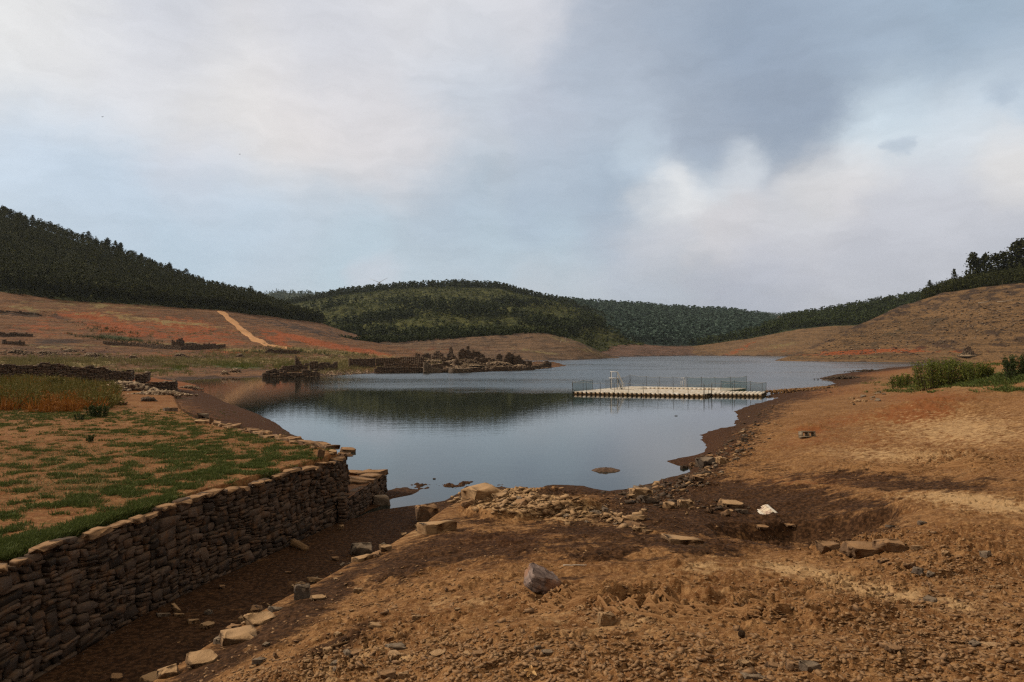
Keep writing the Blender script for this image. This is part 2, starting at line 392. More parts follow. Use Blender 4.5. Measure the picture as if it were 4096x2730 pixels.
for (x, y), bk in zip(bankW[3:], BANK): ptsA.append((2.5 * x / y, math.log(y))); valA.append(bk[2] * K)
tpsA = TPS(ptsA, np.array(valA), 2e-3)
CT_C = [(120, 395, 1.0), (150, 400, .6), (200, 410, .45), (240, 420, .35), (290, 440, .25), (320, 452, .22), (110, 392, 1.3), (170, 390, .5), (150, 383, .7), (170, 383, .45),
        (190, 385.2, .3), (130, 380, .9), (60, 378, 1.6), (0, 380, 1.9), (-80, 380, 2.0), (60, 372, 1.4), (130, 374, .7), (0, 372, 1.9), (150, 410, .8), (200, 425, .7), (260, 440, .6), (90, 392, 1.8)]
ptsC = []; valC = []
for u, v, z in CT_C:
    x, y, zz = P(u, v, z); ptsC.append((2.5 * x / y, math.log(y))); valC.append(zz)
for (x, y) in shoreC: ptsC.append((2.5 * x / y, math.log(y))); valC.append(0.03)
tpsC = TPS(ptsC, np.array(valC), 2e-3)

def blobs(U, V, spec):
    out = np.zeros(U.shape)
    for ln in spec.strip().split('|'):
        u, v, ru, rv, rot, amt = map(float, ln.split())
        r = math.radians(rot); du = U - u; dv = V - v
        a = (du * math.cos(r) + dv * math.sin(r)) / ru; b = (-du * math.sin(r) + dv * math.cos(r)) / rv
        g = amt * np.exp(-(a * a + b * b))
        out = np.maximum(out, g) if amt > 0 else out + g
    return out
WET_PIT_SHADE = "780 500 90 20 4 1.15|860 520 50 18 0 .9|560 540 120 14 0 .6|690 512 90 24 4 1.5|600 530 90 12 4 1.0|665 480 30 10 -30 1.2|715 462 30 12 -40 1.0|700 490 80 20 8 1.2|640 520 60 16 6 1.0|850 505 60 14 6 .95|900 484 110 7 2 .9|700 545 60 12 0 .9|800 530 72 15 -4 1.4|740 506 70 20 4 1.2|640 538 70 14 6 .85|480 548 90 16 -8 .8|770 520 75 16 5 1.1|700 505 60 22 0 .9|818 528 45 13 -8 1|860 478 110 9 2 .75|960 482 70 6 2 .6|560 492 45 5 0 1|690 480 50 10 -10 .8|420 556 90 20 -18 .95|300 612 90 18 -32 1.1|215 662 70 16 -35 1.1|500 545 100 20 -5 .85|600 548 80 16 0 .75|340 640 60 12 -30 .7|560 575 60 8 0 .5|470 522 60 8 0 .6|640 522 60 8 10 .8|785 544 12 7 0 1|640 560 60 8 10 .4|700 470 50 8 -10 .6|790 400 60 5 -10 .7|760 414 40 8 -20 .8|850 378 40 3 0 .8|700 445 25 8 0 .8|570 600 30 5 20 .3|990 480 60 5 0 .5|750 465 40 6 0 .5"  # wet mud patches; those over the pit also paint in its shade
RED = "930 398 60 8 0 .7|700 440 40 20 -40 .5|860 440 80 12 0 .35|915 412 45 12 -6 1|850 420 60 10 -10 .55|810 440 60 10 -10 .45|720 455 40 8 -25 .5|800 480 60 8 0 .4|810 430 20 5 0 .9|880 372 60 6 -5 .55|830 392 60 8 -5 .5|1000 365 40 6 0 .5|500 540 60 12 0 .3|960 440 60 10 0 .3"
PALE = "530 502 75 12 10 1.3|430 530 30 5 -10 .6|960 430 90 20 0 .6|560 505 55 9 12 1|600 512 30 6 10 1|490 500 20 5 -20 .8|960 498 60 7 3 .9|1000 506 60 8 3 .8|900 455 90 9 2 .55|800 570 60 8 8 .75|880 590 70 9 10 .75|700 566 40 6 0 .6|960 605 60 10 5 .5|420 650 60 10 -25 .45|350 665 60 12 -25 .5|600 620 80 20 0 .3|720 640 120 10 0 .25|1000 430 60 20 0 .4|940 385 50 5 0 .5|690 542 20 4 10 .9|460 600 40 7 0 .4"
ROUGH = "530 506 70 12 8 1|800 530 60 14 0 .6|760 600 120 12 0 .7|690 480 40 16 -20 .8|560 597 34 10 15 1|655 603 60 16 8 1|740 615 90 16 3 .8|950 460 60 9 0 1|880 470 60 5 0 .7|860 545 60 12 0 .8|960 560 80 20 0 .7|560 505 50 9 0 .5|750 660 300 30 0 .25|350 660 90 25 -20 .6|700 470 60 14 0 .45|730 450 30 10 0 .5|930 410 40 8 0 .4|480 600 40 10 0 .3|850 610 60 10 0 .7|300 610 60 10 -30 .4|770 525 60 10 0 .35"
def near_height(X, Y, detail=True):
    a = 2.5 * X / np.maximum(Y, .5); b = np.log(np.maximum(Y, .5))
    sA = sdpoly(X, Y, polyA); sT = sdpoly(X, Y, polyT); sC = sdpoly(X, Y, polyC); sD = sdpoly(X, Y, polyD); sE = sdpoly(X, Y, polyE)
    jag = 0.05 * np.minimum(Y, 60) ** 0.75 * fbm(X * 0.55, Y * 0.4, 4, 31) * 0.55
    sAj = sA + jag * sstep(0, 3, np.abs(X + 4) + 0 * X) ; sCj = sC + jag * 0.5
    out = np.maximum.reduce([sAj, sT, sCj, sD, sE + jag * 0.6])
    bed = np.clip(-0.015 + 0.07 * out, -2.5, 0) + 0.02 * fbm(X * 1.1, Y * 0.8, 4, 77) * sstep(-4, 0, out) * (np.hypot(X + 1.9 * K, Y - 25.5 * K) < 7)
    bed = bed + 0.24 * np.exp(-((X + 2.4 * K) / (1.7 * K)) ** 2 - ((Y - 24.9 * K) / (1.0 * K)) ** 2) * (0.40 + fbm(X * 1.5, Y * 1.0, 5, 5, .6) * 1.5)
    zA = np.maximum(tpsA(a, b), 0.035); zC = np.maximum(tpsC(a, b), 0.03)
    zT = (1.74 + 0.012 * (-X / K - 4)) * K; zT = np.minimum(zT, 2.0 * K) + 0.05 * fbm(X * .3, Y * .3, 3, 3)
    zD = 0.05 + 0.16 * np.clip((20.5 * K - Y) / (11 * K), 0, 1.5) + 0.02 * fbm(X * 1.2, Y * 1.2, 4, 12)
    U = CX + F * X / np.maximum(Y, .5); V = HORIZON + F * (H - zA) / np.maximum(Y, .5)
    rough = blobs(U, V, ROUGH)
    nz = 0
    if detail:
        amp = np.clip(sA / 2.5, 0.12, 1)
        px = np.maximum(Y, 4) / F
        nr = np.clip(16 / np.maximum(Y, 1), .3, 1.0)
        patch = sstep(-.25, .35, fbm(X * .45, Y * .7, 4, 88)); R_ = np.clip(.35 * patch + rough, 0, 1.2)
        nz = 0.12 * fbm(X * .35, Y * .35, 3, 41) + 0.10 * fbm(X * 1.0, Y * 1.5, 5, 42)
        nz = nz + (0.05 + .05 * patch) * fbm(X * 2.6, Y * 4.4, 4, 43, .5) * nr
        wx = fbm(X * 1.3, Y * 1.3, 3, 3) * .8
        f1, f2, c1 = worley(X * 1.9 + wx, Y * 2.9 + wx, 51); e = sstep(0.0, 0.16, f2 - f1)
        nz = nz + R_ * (0.13 * c1 * e + 0.11 * fbm(X * 1.7, Y * 3.0, 4, 46, .42, ridged=True))
        f1, f2, c2 = worley(X * 5.0 + wx * 2, Y * 8.0, 52); e2 = sstep(0.0, 0.2, f2 - f1)
        nz = nz + (0.012 + 0.06 * R_) * c2 * e2 * nr
        f1, f2, c3 = worley(X * 13, Y * 19, 53)
        nz = nz + (0.008 + .016 * R_) * c3 * sstep(0, .3, f2 - f1) * np.clip(12 / np.maximum(Y, 1), 0, 1)
        # wheel ruts with cleat marks
        for (cu, cv, cw, tilt, ph) in ((560, 598, .55, .3, 0), (655, 604, .75, .2, 1.3), (705, 612, .5, .2, .4)):
            zc = 1.6
            for _i in range(6): cx, cy, _ = P(cu, cv, zc); zc = float(tpsA(np.array([2.5 * cx / cy]), np.array([math.log(cy)]))[0]) / K
            dx = X - cx; dy = Y - cy
            r = np.hypot(dx * 1.1, dy * 1.5)
            g = np.exp(-(r / cw) ** 4)
            nz = nz * (1 - .8 * g) + g * (-0.24 + 0.17 * np.abs(np.sin((dx * 1.0 + dy * .5 + .8 * np.hypot(dx - .3, dy + .5)) * 8 + ph)) ** 1.5) + 0.16 * np.exp(-((r - cw * 1.15) / .2) ** 2) * (0.6 + fbm(X * 3, Y * 3, 3, 8))
        # shallow strata: thin eroded ledges in the sloping slate
        led = (zA + nz * 1.5 + 0.10 * fbm(X * .7, Y * 1.2, 4, 61)) / 0.07
        st = np.floor(led) + sstep(0.72, 1.0, led - np.floor(led))
        pl = blobs(U, V, PALE) * .8 + blobs(U, V, "870 590 140 14 8 1|940 600 90 25 8 1|820 585 60 10 10 1|960 500 90 12 2 .9|900 540 100 12 0 .9|340 665 90 15 -20 .9|760 470 60 12 0 .8|600 660 200 20 0 .4|860 545 60 14 0 .8|560 505 60 10 0 1|480 500 30 8 0 1")
        nz = nz + np.clip(pl, 0, 1) * (st - led) * 0.07 * 0.95
        nz = nz * amp
        shelf = [xy(P(u_, v_, .8)) for u_, v_ in ((461, 500), (486, 490), (520, 491), (566, 498), (603, 509), (600, 517), (560, 519), (520, 521), (488, 520), (466, 510))]
        ss = sdpoly(X, Y, shelf) + .35 * fbm(X * 1.3, Y * 1.6, 4, 99)
        nz = nz + .30 * sstep(-.08, .14, ss) * (1 + .35 * fbm(X * 2, Y * 2.4, 3, 98))
        px_, py_, _ = P(806, 534, .8); e_ = ((X - px_) / 2.6) ** 2 + ((Y - py_) / 2.2) ** 2 + .5 * fbm(X * .8, Y * .8, 3, 97)
        nz = nz - .5 * sstep(1.25, .75, e_)
        # dug hollow with a spoil bank on the right, and the small spoil heap
        hx, hy, _ = P(925, 414, 1.7); nz = nz - 0.75 * np.exp(-((X - hx) / 4.2) ** 2 - ((Y - hy) / 2.6) ** 2)
        hx, hy, _ = P(925, 403, 1.9); nz = nz + 0.55 * np.exp(-((X - hx) / 5.0) ** 2 - ((Y - hy) / 2.2) ** 2) * (1 + .4 * fbm(X, Y, 3, 9))
        hx, hy, _ = P(808, 430, .85); nz = nz + 0.42 * np.exp(-((X - hx) / 1.1) ** 2 - ((Y - hy) / .9) ** 2) * (1 + .5 * fbm(X * 2, Y * 2, 3, 9))
    zA = np.maximum(zA + nz, 0.02 + 0 * X + np.where(sA < 0.6, 0, 0.01))
    if detail:
        zC = zC + 0.05 * fbm(X * .8, Y * .8, 4, 14) * np.clip(sC / 3, 0.1, 1)
        zD = zD + 0.018 * fbm(X * 4, Y * 4, 3, 15)
        zT = zT + 0.03 * fbm(X * 1.5, Y * 1.5, 4, 16) + 0.012 * fbm(X * 6, Y * 6, 3, 17)
    z = bed
    def lay(z, zr, sd, w): return z + (zr - z) * sstep(-w, w, sd)
    z = lay(z, zC, sCj, 0.25)
    z = lay(z, zD, sD, 0.12)
    z = lay(z, 0.045 + 0.02 * fbm(X * 2, Y * 2, 3, 6), sE + jag * .6, 0.25)
    z = lay(z, zT, sT - 0.1, 0.1 + 0.5 * sstep(26 * K, 34 * K, Y))
    z = lay(z, zA, sAj, 0.12)
    return z, sAj, sT, sCj, sD, sE

GSPEC = "40 540 110 12 -16 1.2|140 512 70 9 -18 1.1|250 462 60 16 -12 .85|190 452 60 18 0 .85|300 452 30 8 10 .7|60 415 110 6 0 1|170 425 60 8 10 .9|110 432 80 5 0 .65|0 425 60 5 0 .7|220 470 70 10 -20 .9|240 436 40 6 10 .9|60 470 120 30 0 .36|120 490 90 14 -10 .6|150 446 50 6 0 .7|20 450 60 6 0 .45"
def build_near():
    us = np.concatenate([np.linspace(-1400, -60, 60, endpoint=False), np.linspace(-60, 1084, 1100), np.linspace(1084, 2400, 60)[1:]])
    s = (us - CX) / F
    ys = np.exp(np.concatenate([np.linspace(math.log(2.0), math.log(6.0), 60, endpoint=False), np.linspace(math.log(6.0), math.log(60), 660, endpoint=False), np.linspace(math.log(60), math.log(230), 110, endpoint=False), np.linspace(math.log(230), math.log(9000), 24)]))
    S_, Y = np.meshgrid(s, ys); X = S_ * Y
    Z, sA, sT, sC, sD, sE = near_height(X, Y)
    U = CX + F * X / Y; V = HORIZON + F * (H - Z) / Y
    inA = sA > 0
    shore = np.array(shoreA[:-2]); dsh = dline(X, Y, shoreA[:-1]); dC = dline(X, Y, shoreC)
    wet = np.where(inA, np.maximum(blobs(U, V, WET_PIT_SHADE), 1.15 - dsh / (0.9 + 0.055 * Y) * 0.8 * np.clip(Z / .5, .4, 1)), 0)  # wet channel carries the painted pit shade too
    wet = np.where(inA & (Z > 1.6 * K) , wet * .6, wet)
    wet = np.where(~inA & (sC > 0) & (sT < 0), np.clip(1.3 - dC / 8.5, 0.12, 1.1), wet)
    wet = np.where((sD > 0) & ~inA, 0.95 + 0.2 * (fbm(X * .6, Y * .6, 3, 9)) + .5 * sstep(17 * K, 20 * K, Y), wet)
    wet = np.where((sE > 0) & ~inA, .9, wet); wet = np.where(~inA & (sT < 0) & (sC < 0) & (sD < 0), 1.2, wet); wet = np.where(Z < 0.0, 1.0, wet)
    red = np.where(inA, blobs(U, V, RED), 0); red = np.where(~inA & (sC > 0) & (sT < 0), .45, red)
    red = np.where((sT > 0) & ~inA, 0.42, red)
    sx, sy, _ = P(165, 381.5, .5); red = np.where(~inA & (Y > 80 * K) & (Z > 0.05) & (sC > 0), 1.0, red)
    wet = np.where(~inA & (Y > 80 * K) & (Z > 0.15), .1, wet)
    pale = np.where(inA, blobs(U, V, PALE), 0)
    moss = np.where((sT > 0) & ~inA, 0.10 + .45 * blobs(U, V, GSPEC) + 0.35 * fbm(X * 1.1, Y * 1.1, 3, 41), 0)
    moss = np.where(inA, blobs(U, V, "960 383 50 6 0 .6|1010 372 40 8 0 .6|1010 392 30 4 0 .4"), moss)
    paint = np.stack([wet, red, pale, moss], -1).reshape(-1, 4)
    o = mesh_obj("ground", np.stack([X, Y, Z], -1).reshape(-1, 3), grid_faces(*X.shape), mat_ground(), smooth=True, attrs={'paint': paint})
    tag(o, 'bare tan and dark muddy ground of the drained lake shore', kind='structure')
    return o
ground = build_near()
water = mesh_obj("water", [(-9000, 3, 0), (9000, 3, 0), (9000, 12000, 0), (-9000, 12000, 0)], [(0, 1, 2, 3)], mat_water())
tag(water, 'still grey blue lake water', kind='structure')

# ---------------------------------------------------------------- hills
HILLS = {}
def hill(name, label, knots, counts, amps, mat, paintf, scale_n=90.0, step=2.0, seed=1, rough=1.0):
    ks = sorted(knots); n = len(knots[ks[0]])
    u = np.arange(ks[0], ks[-1] + step, step)
    rows = []
    for r in range(n):
        v = np.interp(u, ks, [knots[k][r][0] for k in ks]); d = np.interp(u, ks, [knots[k][r][1] for k in ks])
        for _ in range(3):
            v = np.convolve(np.pad(v, 3, 'edge'), np.ones(7) / 7, 'valid') if _ < 1 else v
            d = np.convolve(np.pad(d, 5, 'edge'), np.ones(11) / 11, 'valid')
        x, y, z = [], [], []
        cp, sp = math.cos(PITCH), math.sin(PITCH)
        a = (u - CX) / F; b = (CY - v) / F; t = d * K / (cp - b * sp)
        rows.append(np.stack([a * t, d * K + 0 * a, H + (sp + b * cp) * t]))
    G = []; T = []; A = []
    for r in range(n - 1):
        m = counts[r]
        for i in range(m + (r == n - 2)):
            f = i / m; G.append(rows[r] * (1 - f) + rows[r + 1] * f); T.append(r + f); A.append(amps[r] * (1 - f) + amps[r + 1] * f)
    G = np.array(G); T = np.array(T); A = np.array(A)
    for _ in range(2):
        G[1:-1, 2] = (G[:-2, 2] + 2 * G[1:-1, 2] + G[2:, 2]) / 4
    X, Y, Z = G[:, 0], G[:, 1], G[:, 2].copy()
    nzz = fbm(X / scale_n, Y / scale_n, 5, seed, .5) + 0.35 * fbm(X / scale_n * 4, Y / scale_n * 4, 4, seed + 3, ridged=True)
    Z = Z + A[:, None] * nzz
    Z = Z + np.clip(A[:, None], 0.1, 1.0) * 0.35 * rough * fbm(X / 6, Y / 6, 4, seed + 8)
    U, V = proj(X, Y, Z)
    TT = np.repeat(T[:, None], X.shape[1], 1)
    paint = np.stack(paintf(TT, U, V, X, Y, Z), -1).reshape(-1, 4)
    o = mesh_obj("hill", np.stack([X, Y, Z], -1).reshape(-1, 3), grid_faces(*X.shape), mat, smooth=True, attrs={'paint': paint})
    tag(o, label, kind='structure')
    HILLS[name] = dict(X=X, Y=Y, Z=Z, T=TT, U=U, V=V, obj=o)
    return o
def zz(T): return 0 * T
# left hillside -------------------------------------------------
KL = {-80: [(395, 52), (388, 60), (368, 110), (342, 210), (314, 290), (292, 340), (197, 560), (190, 700)],
      0: [(395, 58), (386, 64), (368, 112), (342, 205), (314, 290), (292, 335), (217, 560), (215, 700)],
      60: [(392, 76), (385, 84), (368, 127), (345, 212), (320, 300), (299, 350), (236, 570), (236, 700)],
      130: [(388, 96), (382, 104), (368, 142), (348, 222), (325, 310), (304, 370), (260, 590), (262, 700)],
      182: [(384, 102), (380, 110), (367, 150), (350, 225), (328, 325), (308, 400), (281, 600), (284, 700)],
      218: [(382, 112), (378.6, 118), (366, 156), (351, 230), (330, 335), (309.5, 420), (291, 610), (296, 700)],
      261: [(381, 117), (377.8, 122), (365, 162), (352, 235), (334, 340), (315, 450), (301, 620), (306, 700)],
      300: [(380, 121), (376.4, 127), (364.5, 165), (352.5, 240), (337, 348), (320, 500), (316, 640), (325, 700)],
      320: [(380, 122), (376.2, 128), (364, 168), (353, 242), (338.5, 352), (323, 520), (325, 600), (340, 680)],
      348: [(379, 128), (375.3, 135), (363, 175), (354, 248), (343, 365), (333, 520), (337, 600), (350, 680)],
      383: [(377, 136), (373.7, 144), (363, 185), (356, 252), (348, 370), (341.6, 480), (349, 560), (356, 640)],
      413: [(376, 141), (372.4, 150), (361, 182), (358.5, 254), (353, 360), (350, 440), (356, 520), (360, 600)],
      440: [(375.5, 144), (372.3, 153), (358, 186), (361, 245), (359, 300), (359, 340), (361, 390), (363, 440)],
      470: [(374.6, 150), (371.6, 160), (356.8, 186), (361.5, 240), (360, 290), (360, 325), (362, 370), (364, 420)],
      457: [(375, 146), (372, 155), (356.8, 185), (361.6, 245), (359.3, 300), (358.8, 340), (361, 390), (363, 440)],
      488: [(374.3, 154), (371, 164), (357.8, 187), (362, 238), (361, 280), (361, 310), (362.5, 350), (364.5, 400)],
      500: [(374, 157), (370.4, 167), (359.6, 188), (363, 235), (361.4, 270), (361, 300), (362.8, 340), (365, 380)],
      518: [(373.8, 160), (370.1, 171), (361.8, 192), (363.5, 228), (363, 255), (363, 280), (364, 310), (366, 330)],
      540: [(373, 167), (369.5, 177), (364, 196), (365, 215), (365, 225), (365.5, 235), (366.3, 245), (368, 262)],
      556: [(374, 174), (370.6, 184), (367, 200), (366.6, 210), (366.6, 218), (367, 226), (367.6, 236), (369.5, 250)],
      566: [(375, 176), (373, 186), (371, 200), (371, 210), (370, 218), (370, 226), (370, 236), (371, 250)]}
def paint_left(T, U, V, X, Y, Z):
    green = sstep(4.9, 5.05, T + .02 * fbm(X / 9, Y / 9, 3, 2))
    green = np.where(U > 316, 0, green)
    green = np.maximum(green, blobs(U, V, "240 366 38 4 3 .8|150 364 40 2.5 0 .5|120 338 30 2.5 6 .8|200 365 20 4 0 .6|175 369 18 2 0 .7|260 357 40 2 0 .3"))
    red = blobs(U, V, "90 316 40 5 4 1|130 330 60 8 8 .8|180 326 70 10 8 .75|60 318 20 3 0 .6|320 343 60 3.2 13 1.3|370 352 25 2.5 12 1.1|280 343 25 4 30 .9|240 352 60 3 0 .7|100 352 40 3 0 .5|200 340 60 6 4 .7|30 330 60 12 0 .4|170 356 50 4 0 .45|280 338 10 6 35 1")
    pale = blobs(U, V, "150 320 90 4 6 .6|60 346 60 3 0 .5|200 345 50 3 3 .55|330 352 60 3 5 .9|250 350 50 3 3 .75|240 361 90 4 0 .9|60 363 90 4 0 .9|330 362 60 6 0 .8|400 360 40 4 3 .7|450 362 40 3 0 .6|120 372 60 5 0 .4|100 305 60 4 3 .5|20 310 50 6 0 .5|90 372 80 6 0 .6")
    dark = blobs(U, V, "20 314 24 4 4 .9|60 318 20 3 15 .7|15 335 28 4 0 .8|50 342 40 4 0 .7|100 353 50 4 0 .65|300 328 60 4 12 .7|340 334 40 3 12 .5|200 357 60 2 0 .5|60 352 70 3 0 .5|250 322 12 8 0 .4")
    wetb = sstep(1.35, 1.0, T) * 0.9
    return green, red, pale, np.maximum(dark, wetb)
mL = mat_hill("left_slope_soil", (0.115, 0.056, 0.025), (0.045, 0.055, 0.018), (0.075, 0.085, 0.028), 0.95)
hill('left', 'left hillside with red soil and dark forest above', KL, [6, 60, 60, 60, 40, 60, 8], [0, 0, .7, 2.2, 3.0, 1.5, 0, 0], mL, paint_left, 60, 1.3, 4)
# bare bank of the middle hill ---------------------------------
KB = {340: [(366, 300), (361.5, 330), (352, 370), (342, 420), (346, 500)], 375: [(366, 300), (361.5, 330), (352, 370), (342, 420), (346, 500)],
      400: [(366, 300), (361.5, 330), (352, 375), (341, 430), (345, 510)], 440: [(366, 300), (361, 330), (350, 380), (338.5, 440), (343, 510)],
      480: [(365, 300), (361, 330), (349, 380), (335.5, 440), (342, 510)], 515: [(365, 300), (360.6, 332), (347, 382), (333, 440), (340, 500)],
      538: [(365, 300), (360.4, 334), (347, 382), (331.5, 435), (340, 490)], 560: [(365, 300), (360, 340), (348, 385), (335.3, 425), (343, 480)],
      580: [(364, 320), (359.6, 355), (351, 385), (342.5, 415), (349, 460)], 600: [(363, 350), (358.6, 390), (355, 405), (351.5, 420), (356, 460)],
      616: [(362, 400), (358.0, 430), (357.6, 438), (357.4, 445), (359, 465)], 622: [(362, 410), (360, 430), (359.6, 440), (359.5, 450), (361, 465)]}
def paint_bank(T, U, V, X, Y, Z):
    return zz(T), blobs(U, V, "430 350 60 5 0 .25"), blobs(U, V, "560 338 30 4 12 .6|540 352 40 2 8 .5|590 350 20 4 20 .5"), np.maximum(.55 * sstep(1.2, 1.0, T), 0.25 + .3 * sstep(2.4, 3, T))
mB = mat_hill("bank_soil", (0.105, 0.064, 0.037), (0.05, 0.06, 0.02), (0.08, 0.09, 0.03), 0.95)
hill('bank', 'bare brown bank below the middle hill', KB, [6, 50, 50, 6], [0, 0, 3, 1.0, 0], mB, paint_bank, 60, 1.5, 9)
# green middle hill ---------------------------------------------
KM = {270: [(345, 520), (330, 640), (320, 800), (310, 1050), (318, 1250)], 300: [(345, 520), (330, 640), (318, 820), (304, 1050), (314, 1250)],
      340: [(345, 510), (331, 640), (313, 820), (295, 1060), (308, 1250)], 379: [(346, 500), (331, 640), (310, 820), (290, 1060), (304, 1250)],
      418: [(346, 490), (331, 640), (308, 820), (287.5, 1060), (302, 1250)], 457: [(345, 490), (329, 640), (307, 820), (286, 1060), (300, 1250)],
      500: [(344, 490), (327, 640), (308, 820), (289, 1060), (304, 1250)], 530: [(343, 490), (326, 640), (311, 820), (296.5, 1050), (308, 1250)],
      560: [(350, 500), (328, 650), (316, 820), (303.5, 1030), (314, 1200)], 590: [(354, 530), (332, 670), (323, 820), (314.5, 1000), (322, 1150)],
      615: [(356, 560), (339, 680), (332, 800), (326.5, 940), (334, 1050)], 640: [(356, 620), (345, 700), (341, 780), (338.5, 860), (344, 950)], 655: [(356, 640), (350, 700), (348.5, 780), (347.5, 840), (350, 900)]}
def paint_mid(T, U, V, X, Y, Z):
    return zz(T) + 1, zz(T), zz(T), zz(T)
mM = mat_hill("heath_green", (0.10, 0.06, 0.03), (0.036, 0.045, 0.011), (0.080, 0.085, 0.020), 0.2, 0.55)
hill('mid', 'rounded green hill across the lake', KM, [60, 60, 60, 6], [1, 22, 26, 4, 0], mM, paint_mid, 170, 1.6, 21)
# far bank and far wooded hill ----------------------------------
KF = {560: [(360, 480), (357, 510), (347, 600), (341, 660), (300, 1400), (318, 1600)], 590: [(360, 480), (357, 510), (348, 600), (342, 660), (303.5, 1400), (318, 1600)],
      618: [(360, 500), (357, 520), (348, 600), (342.3, 670), (305, 1400), (320, 1600)], 640: [(359, 520), (356.6, 540), (349, 610), (344.5, 680), (306, 1400), (320, 1600)],
      666: [(358, 580), (356, 600), (350, 650), (346.3, 700), (308.5, 1400), (322, 1600)], 696: [(358, 600), (355.7, 640), (350, 690), (346.4, 730), (310.5, 1400), (322, 1600)],
      731: [(358, 610), (355.6, 650), (349, 700), (345, 740), (311.5, 1400), (322, 1600)], 757: [(358, 610), (355.6, 650), (349, 700), (344, 740), (316, 1350), (326, 1500)],
      785: [(358, 610), (355.6, 650), (349, 700), (343, 740), (324, 1300), (334, 1400)], 830: [(358, 610), (356, 650), (349, 700), (343, 740), (340, 900), (345, 1000)]}
def paint_far(T, U, V, X, Y, Z):
    return sstep(2.95, 3.05, T), zz(T), blobs(U, V, "560 344 20 2 0 .3"), .5 * sstep(1.3, 1.0, T) + .25
mF = mat_hill("far_slope", (0.11, 0.062, 0.042), (0.022, 0.044, 0.036), (0.038, 0.068, 0.052), 0.6, 0.6)  # slope greens shifted to blue, haze painted into the colour
hill('far', 'long wooded hill at the far end of the lake', KF, [6, 24, 24, 90, 6], [0, 0, 2, 1, 0, 0], mF, paint_far, 200, 1.6, 33)
# right middle hill ------------------------------------------------
KR = {690: [(358, 610), (355.7, 640), (350, 690), (346.5, 720), (345.8, 740), (349, 800)], 720: [(358, 600), (355.7, 630), (347, 690), (342.5, 725), (341, 745), (346, 820)],
      750: [(358, 570), (355.8, 600), (345, 670), (338.7, 720), (334, 780), (340, 860)], 773: [(358, 560), (356, 590), (343, 650), (334.2, 700), (324, 860), (332, 950)],
      797: [(358, 550), (356.2, 580), (341, 640), (329.8, 680), (316.5, 900), (325, 980)], 831: [(358.6, 540), (356.6, 560), (340, 620), (326.3, 660), (311.5, 900), (320, 980)],
      855: [(359, 530), (357, 550), (340, 610), (325.7, 650), (307, 890), (316, 960)], 899: [(359, 520), (357, 540), (338, 600), (322, 640), (299.5, 860), (309, 940)],
      925: [(359, 510), (357, 530), (336, 590), (318, 620), (293.5, 840), (304, 920)], 970: [(359, 510), (357, 530), (330, 580), (310, 610), (288, 820), (298, 900)],
      1100: [(359, 510), (357, 530), (322, 580), (300, 610), (278, 800), (290, 880)]}
def paint_rm(T, U, V, X, Y, Z):
    return sstep(2.95, 3.05, T), blobs(U, V, "735 352 25 3 -25 .6|790 352 40 3 0 .4"), blobs(U, V, "770 348 40 3 -10 .4"), .5 * sstep(1.2, 1.0, T) + .15
mR = mat_hill("right_slope", (0.122, 0.073, 0.036), (0.022, 0.032, 0.010), (0.045, 0.055, 0.015), 0.6, 0.8)
hill('rmid', 'low wooded hill on the right shore', KR, [6, 30, 30, 50, 6], [0, 0, 3, 1, 1, 0], mR, paint_rm, 90, 1.6, 55)
# near right hill ----------------------------------------------
KN = {768: [(364, 300), (361.9, 322), (361.8, 328), (361.9, 335), (362.5, 345), (364, 360)], 777: [(363, 300), (360.9, 318), (360.7, 326), (360.4, 335), (361.5, 350), (364, 370)],
      790: [(364, 290), (361.2, 308), (359, 325), (356.3, 337), (359, 360), (364, 380)], 808: [(364, 280), (361.4, 300), (355, 325), (348.2, 343), (352, 375), (358, 395)],
      824: [(364, 275), (361.6, 296), (351, 325), (339.7, 350), (344, 385), (352, 410)], 857: [(365, 270), (362, 290), (345, 325), (325.6, 360), (331, 400), (341, 430)],
      884: [(365, 260), (362.2, 283), (339, 325), (313.4, 366), (319, 410), (329, 440)], 899: [(365, 258), (362.3, 279), (336, 322), (306.4, 368), (312, 415), (322, 450)],
      925: [(365, 250), (362.5, 274), (331, 318), (299.2, 372), (303, 420), (314, 460)], 942: [(366, 245), (362.7, 269), (328, 312), (293.3, 368), (292, 420), (304, 470)],
      983: [(366, 238), (363, 262), (323, 300), (288.3, 350), (281, 410), (290, 470)], 1024: [(366, 232), (363.3, 255), (319, 290), (284.7, 335), (272, 400), (280, 460)],
      1110: [(367, 225), (364, 243), (312, 275), (277, 315), (262, 390), (270, 450)]}
def paint_rn(T, U, V, X, Y, Z):
    red = blobs(U, V, "860 352 50 2.2 -3 1.3|845 353 30 1.8 0 1.2|900 351 40 1.6 0 1|960 352 30 2 0 .5|830 357 40 2 0 .5|900 357 40 2 0 .35")
    return sstep(3.1, 3.25, T) * (U > 922), red, blobs(U, V, "850 357 90 2.5 0 .45|900 330 90 12 -20 .2"), np.maximum(.75 * sstep(1.05, .98, T), .32 + .22 * sstep(2.3, 3, T))
mN = mat_hill("stony_slope", (0.122, 0.072, 0.034), (0.022, 0.032, 0.010), (0.045, 0.055, 0.015), 0.85)
hill('rnear', 'bare stony hillside on the right shore', KN, [6, 70, 80, 30, 6], [0, .1, 1.2, .8, .5, 0], mN, paint_rn, 40, 1.3, 66, rough=2.4)
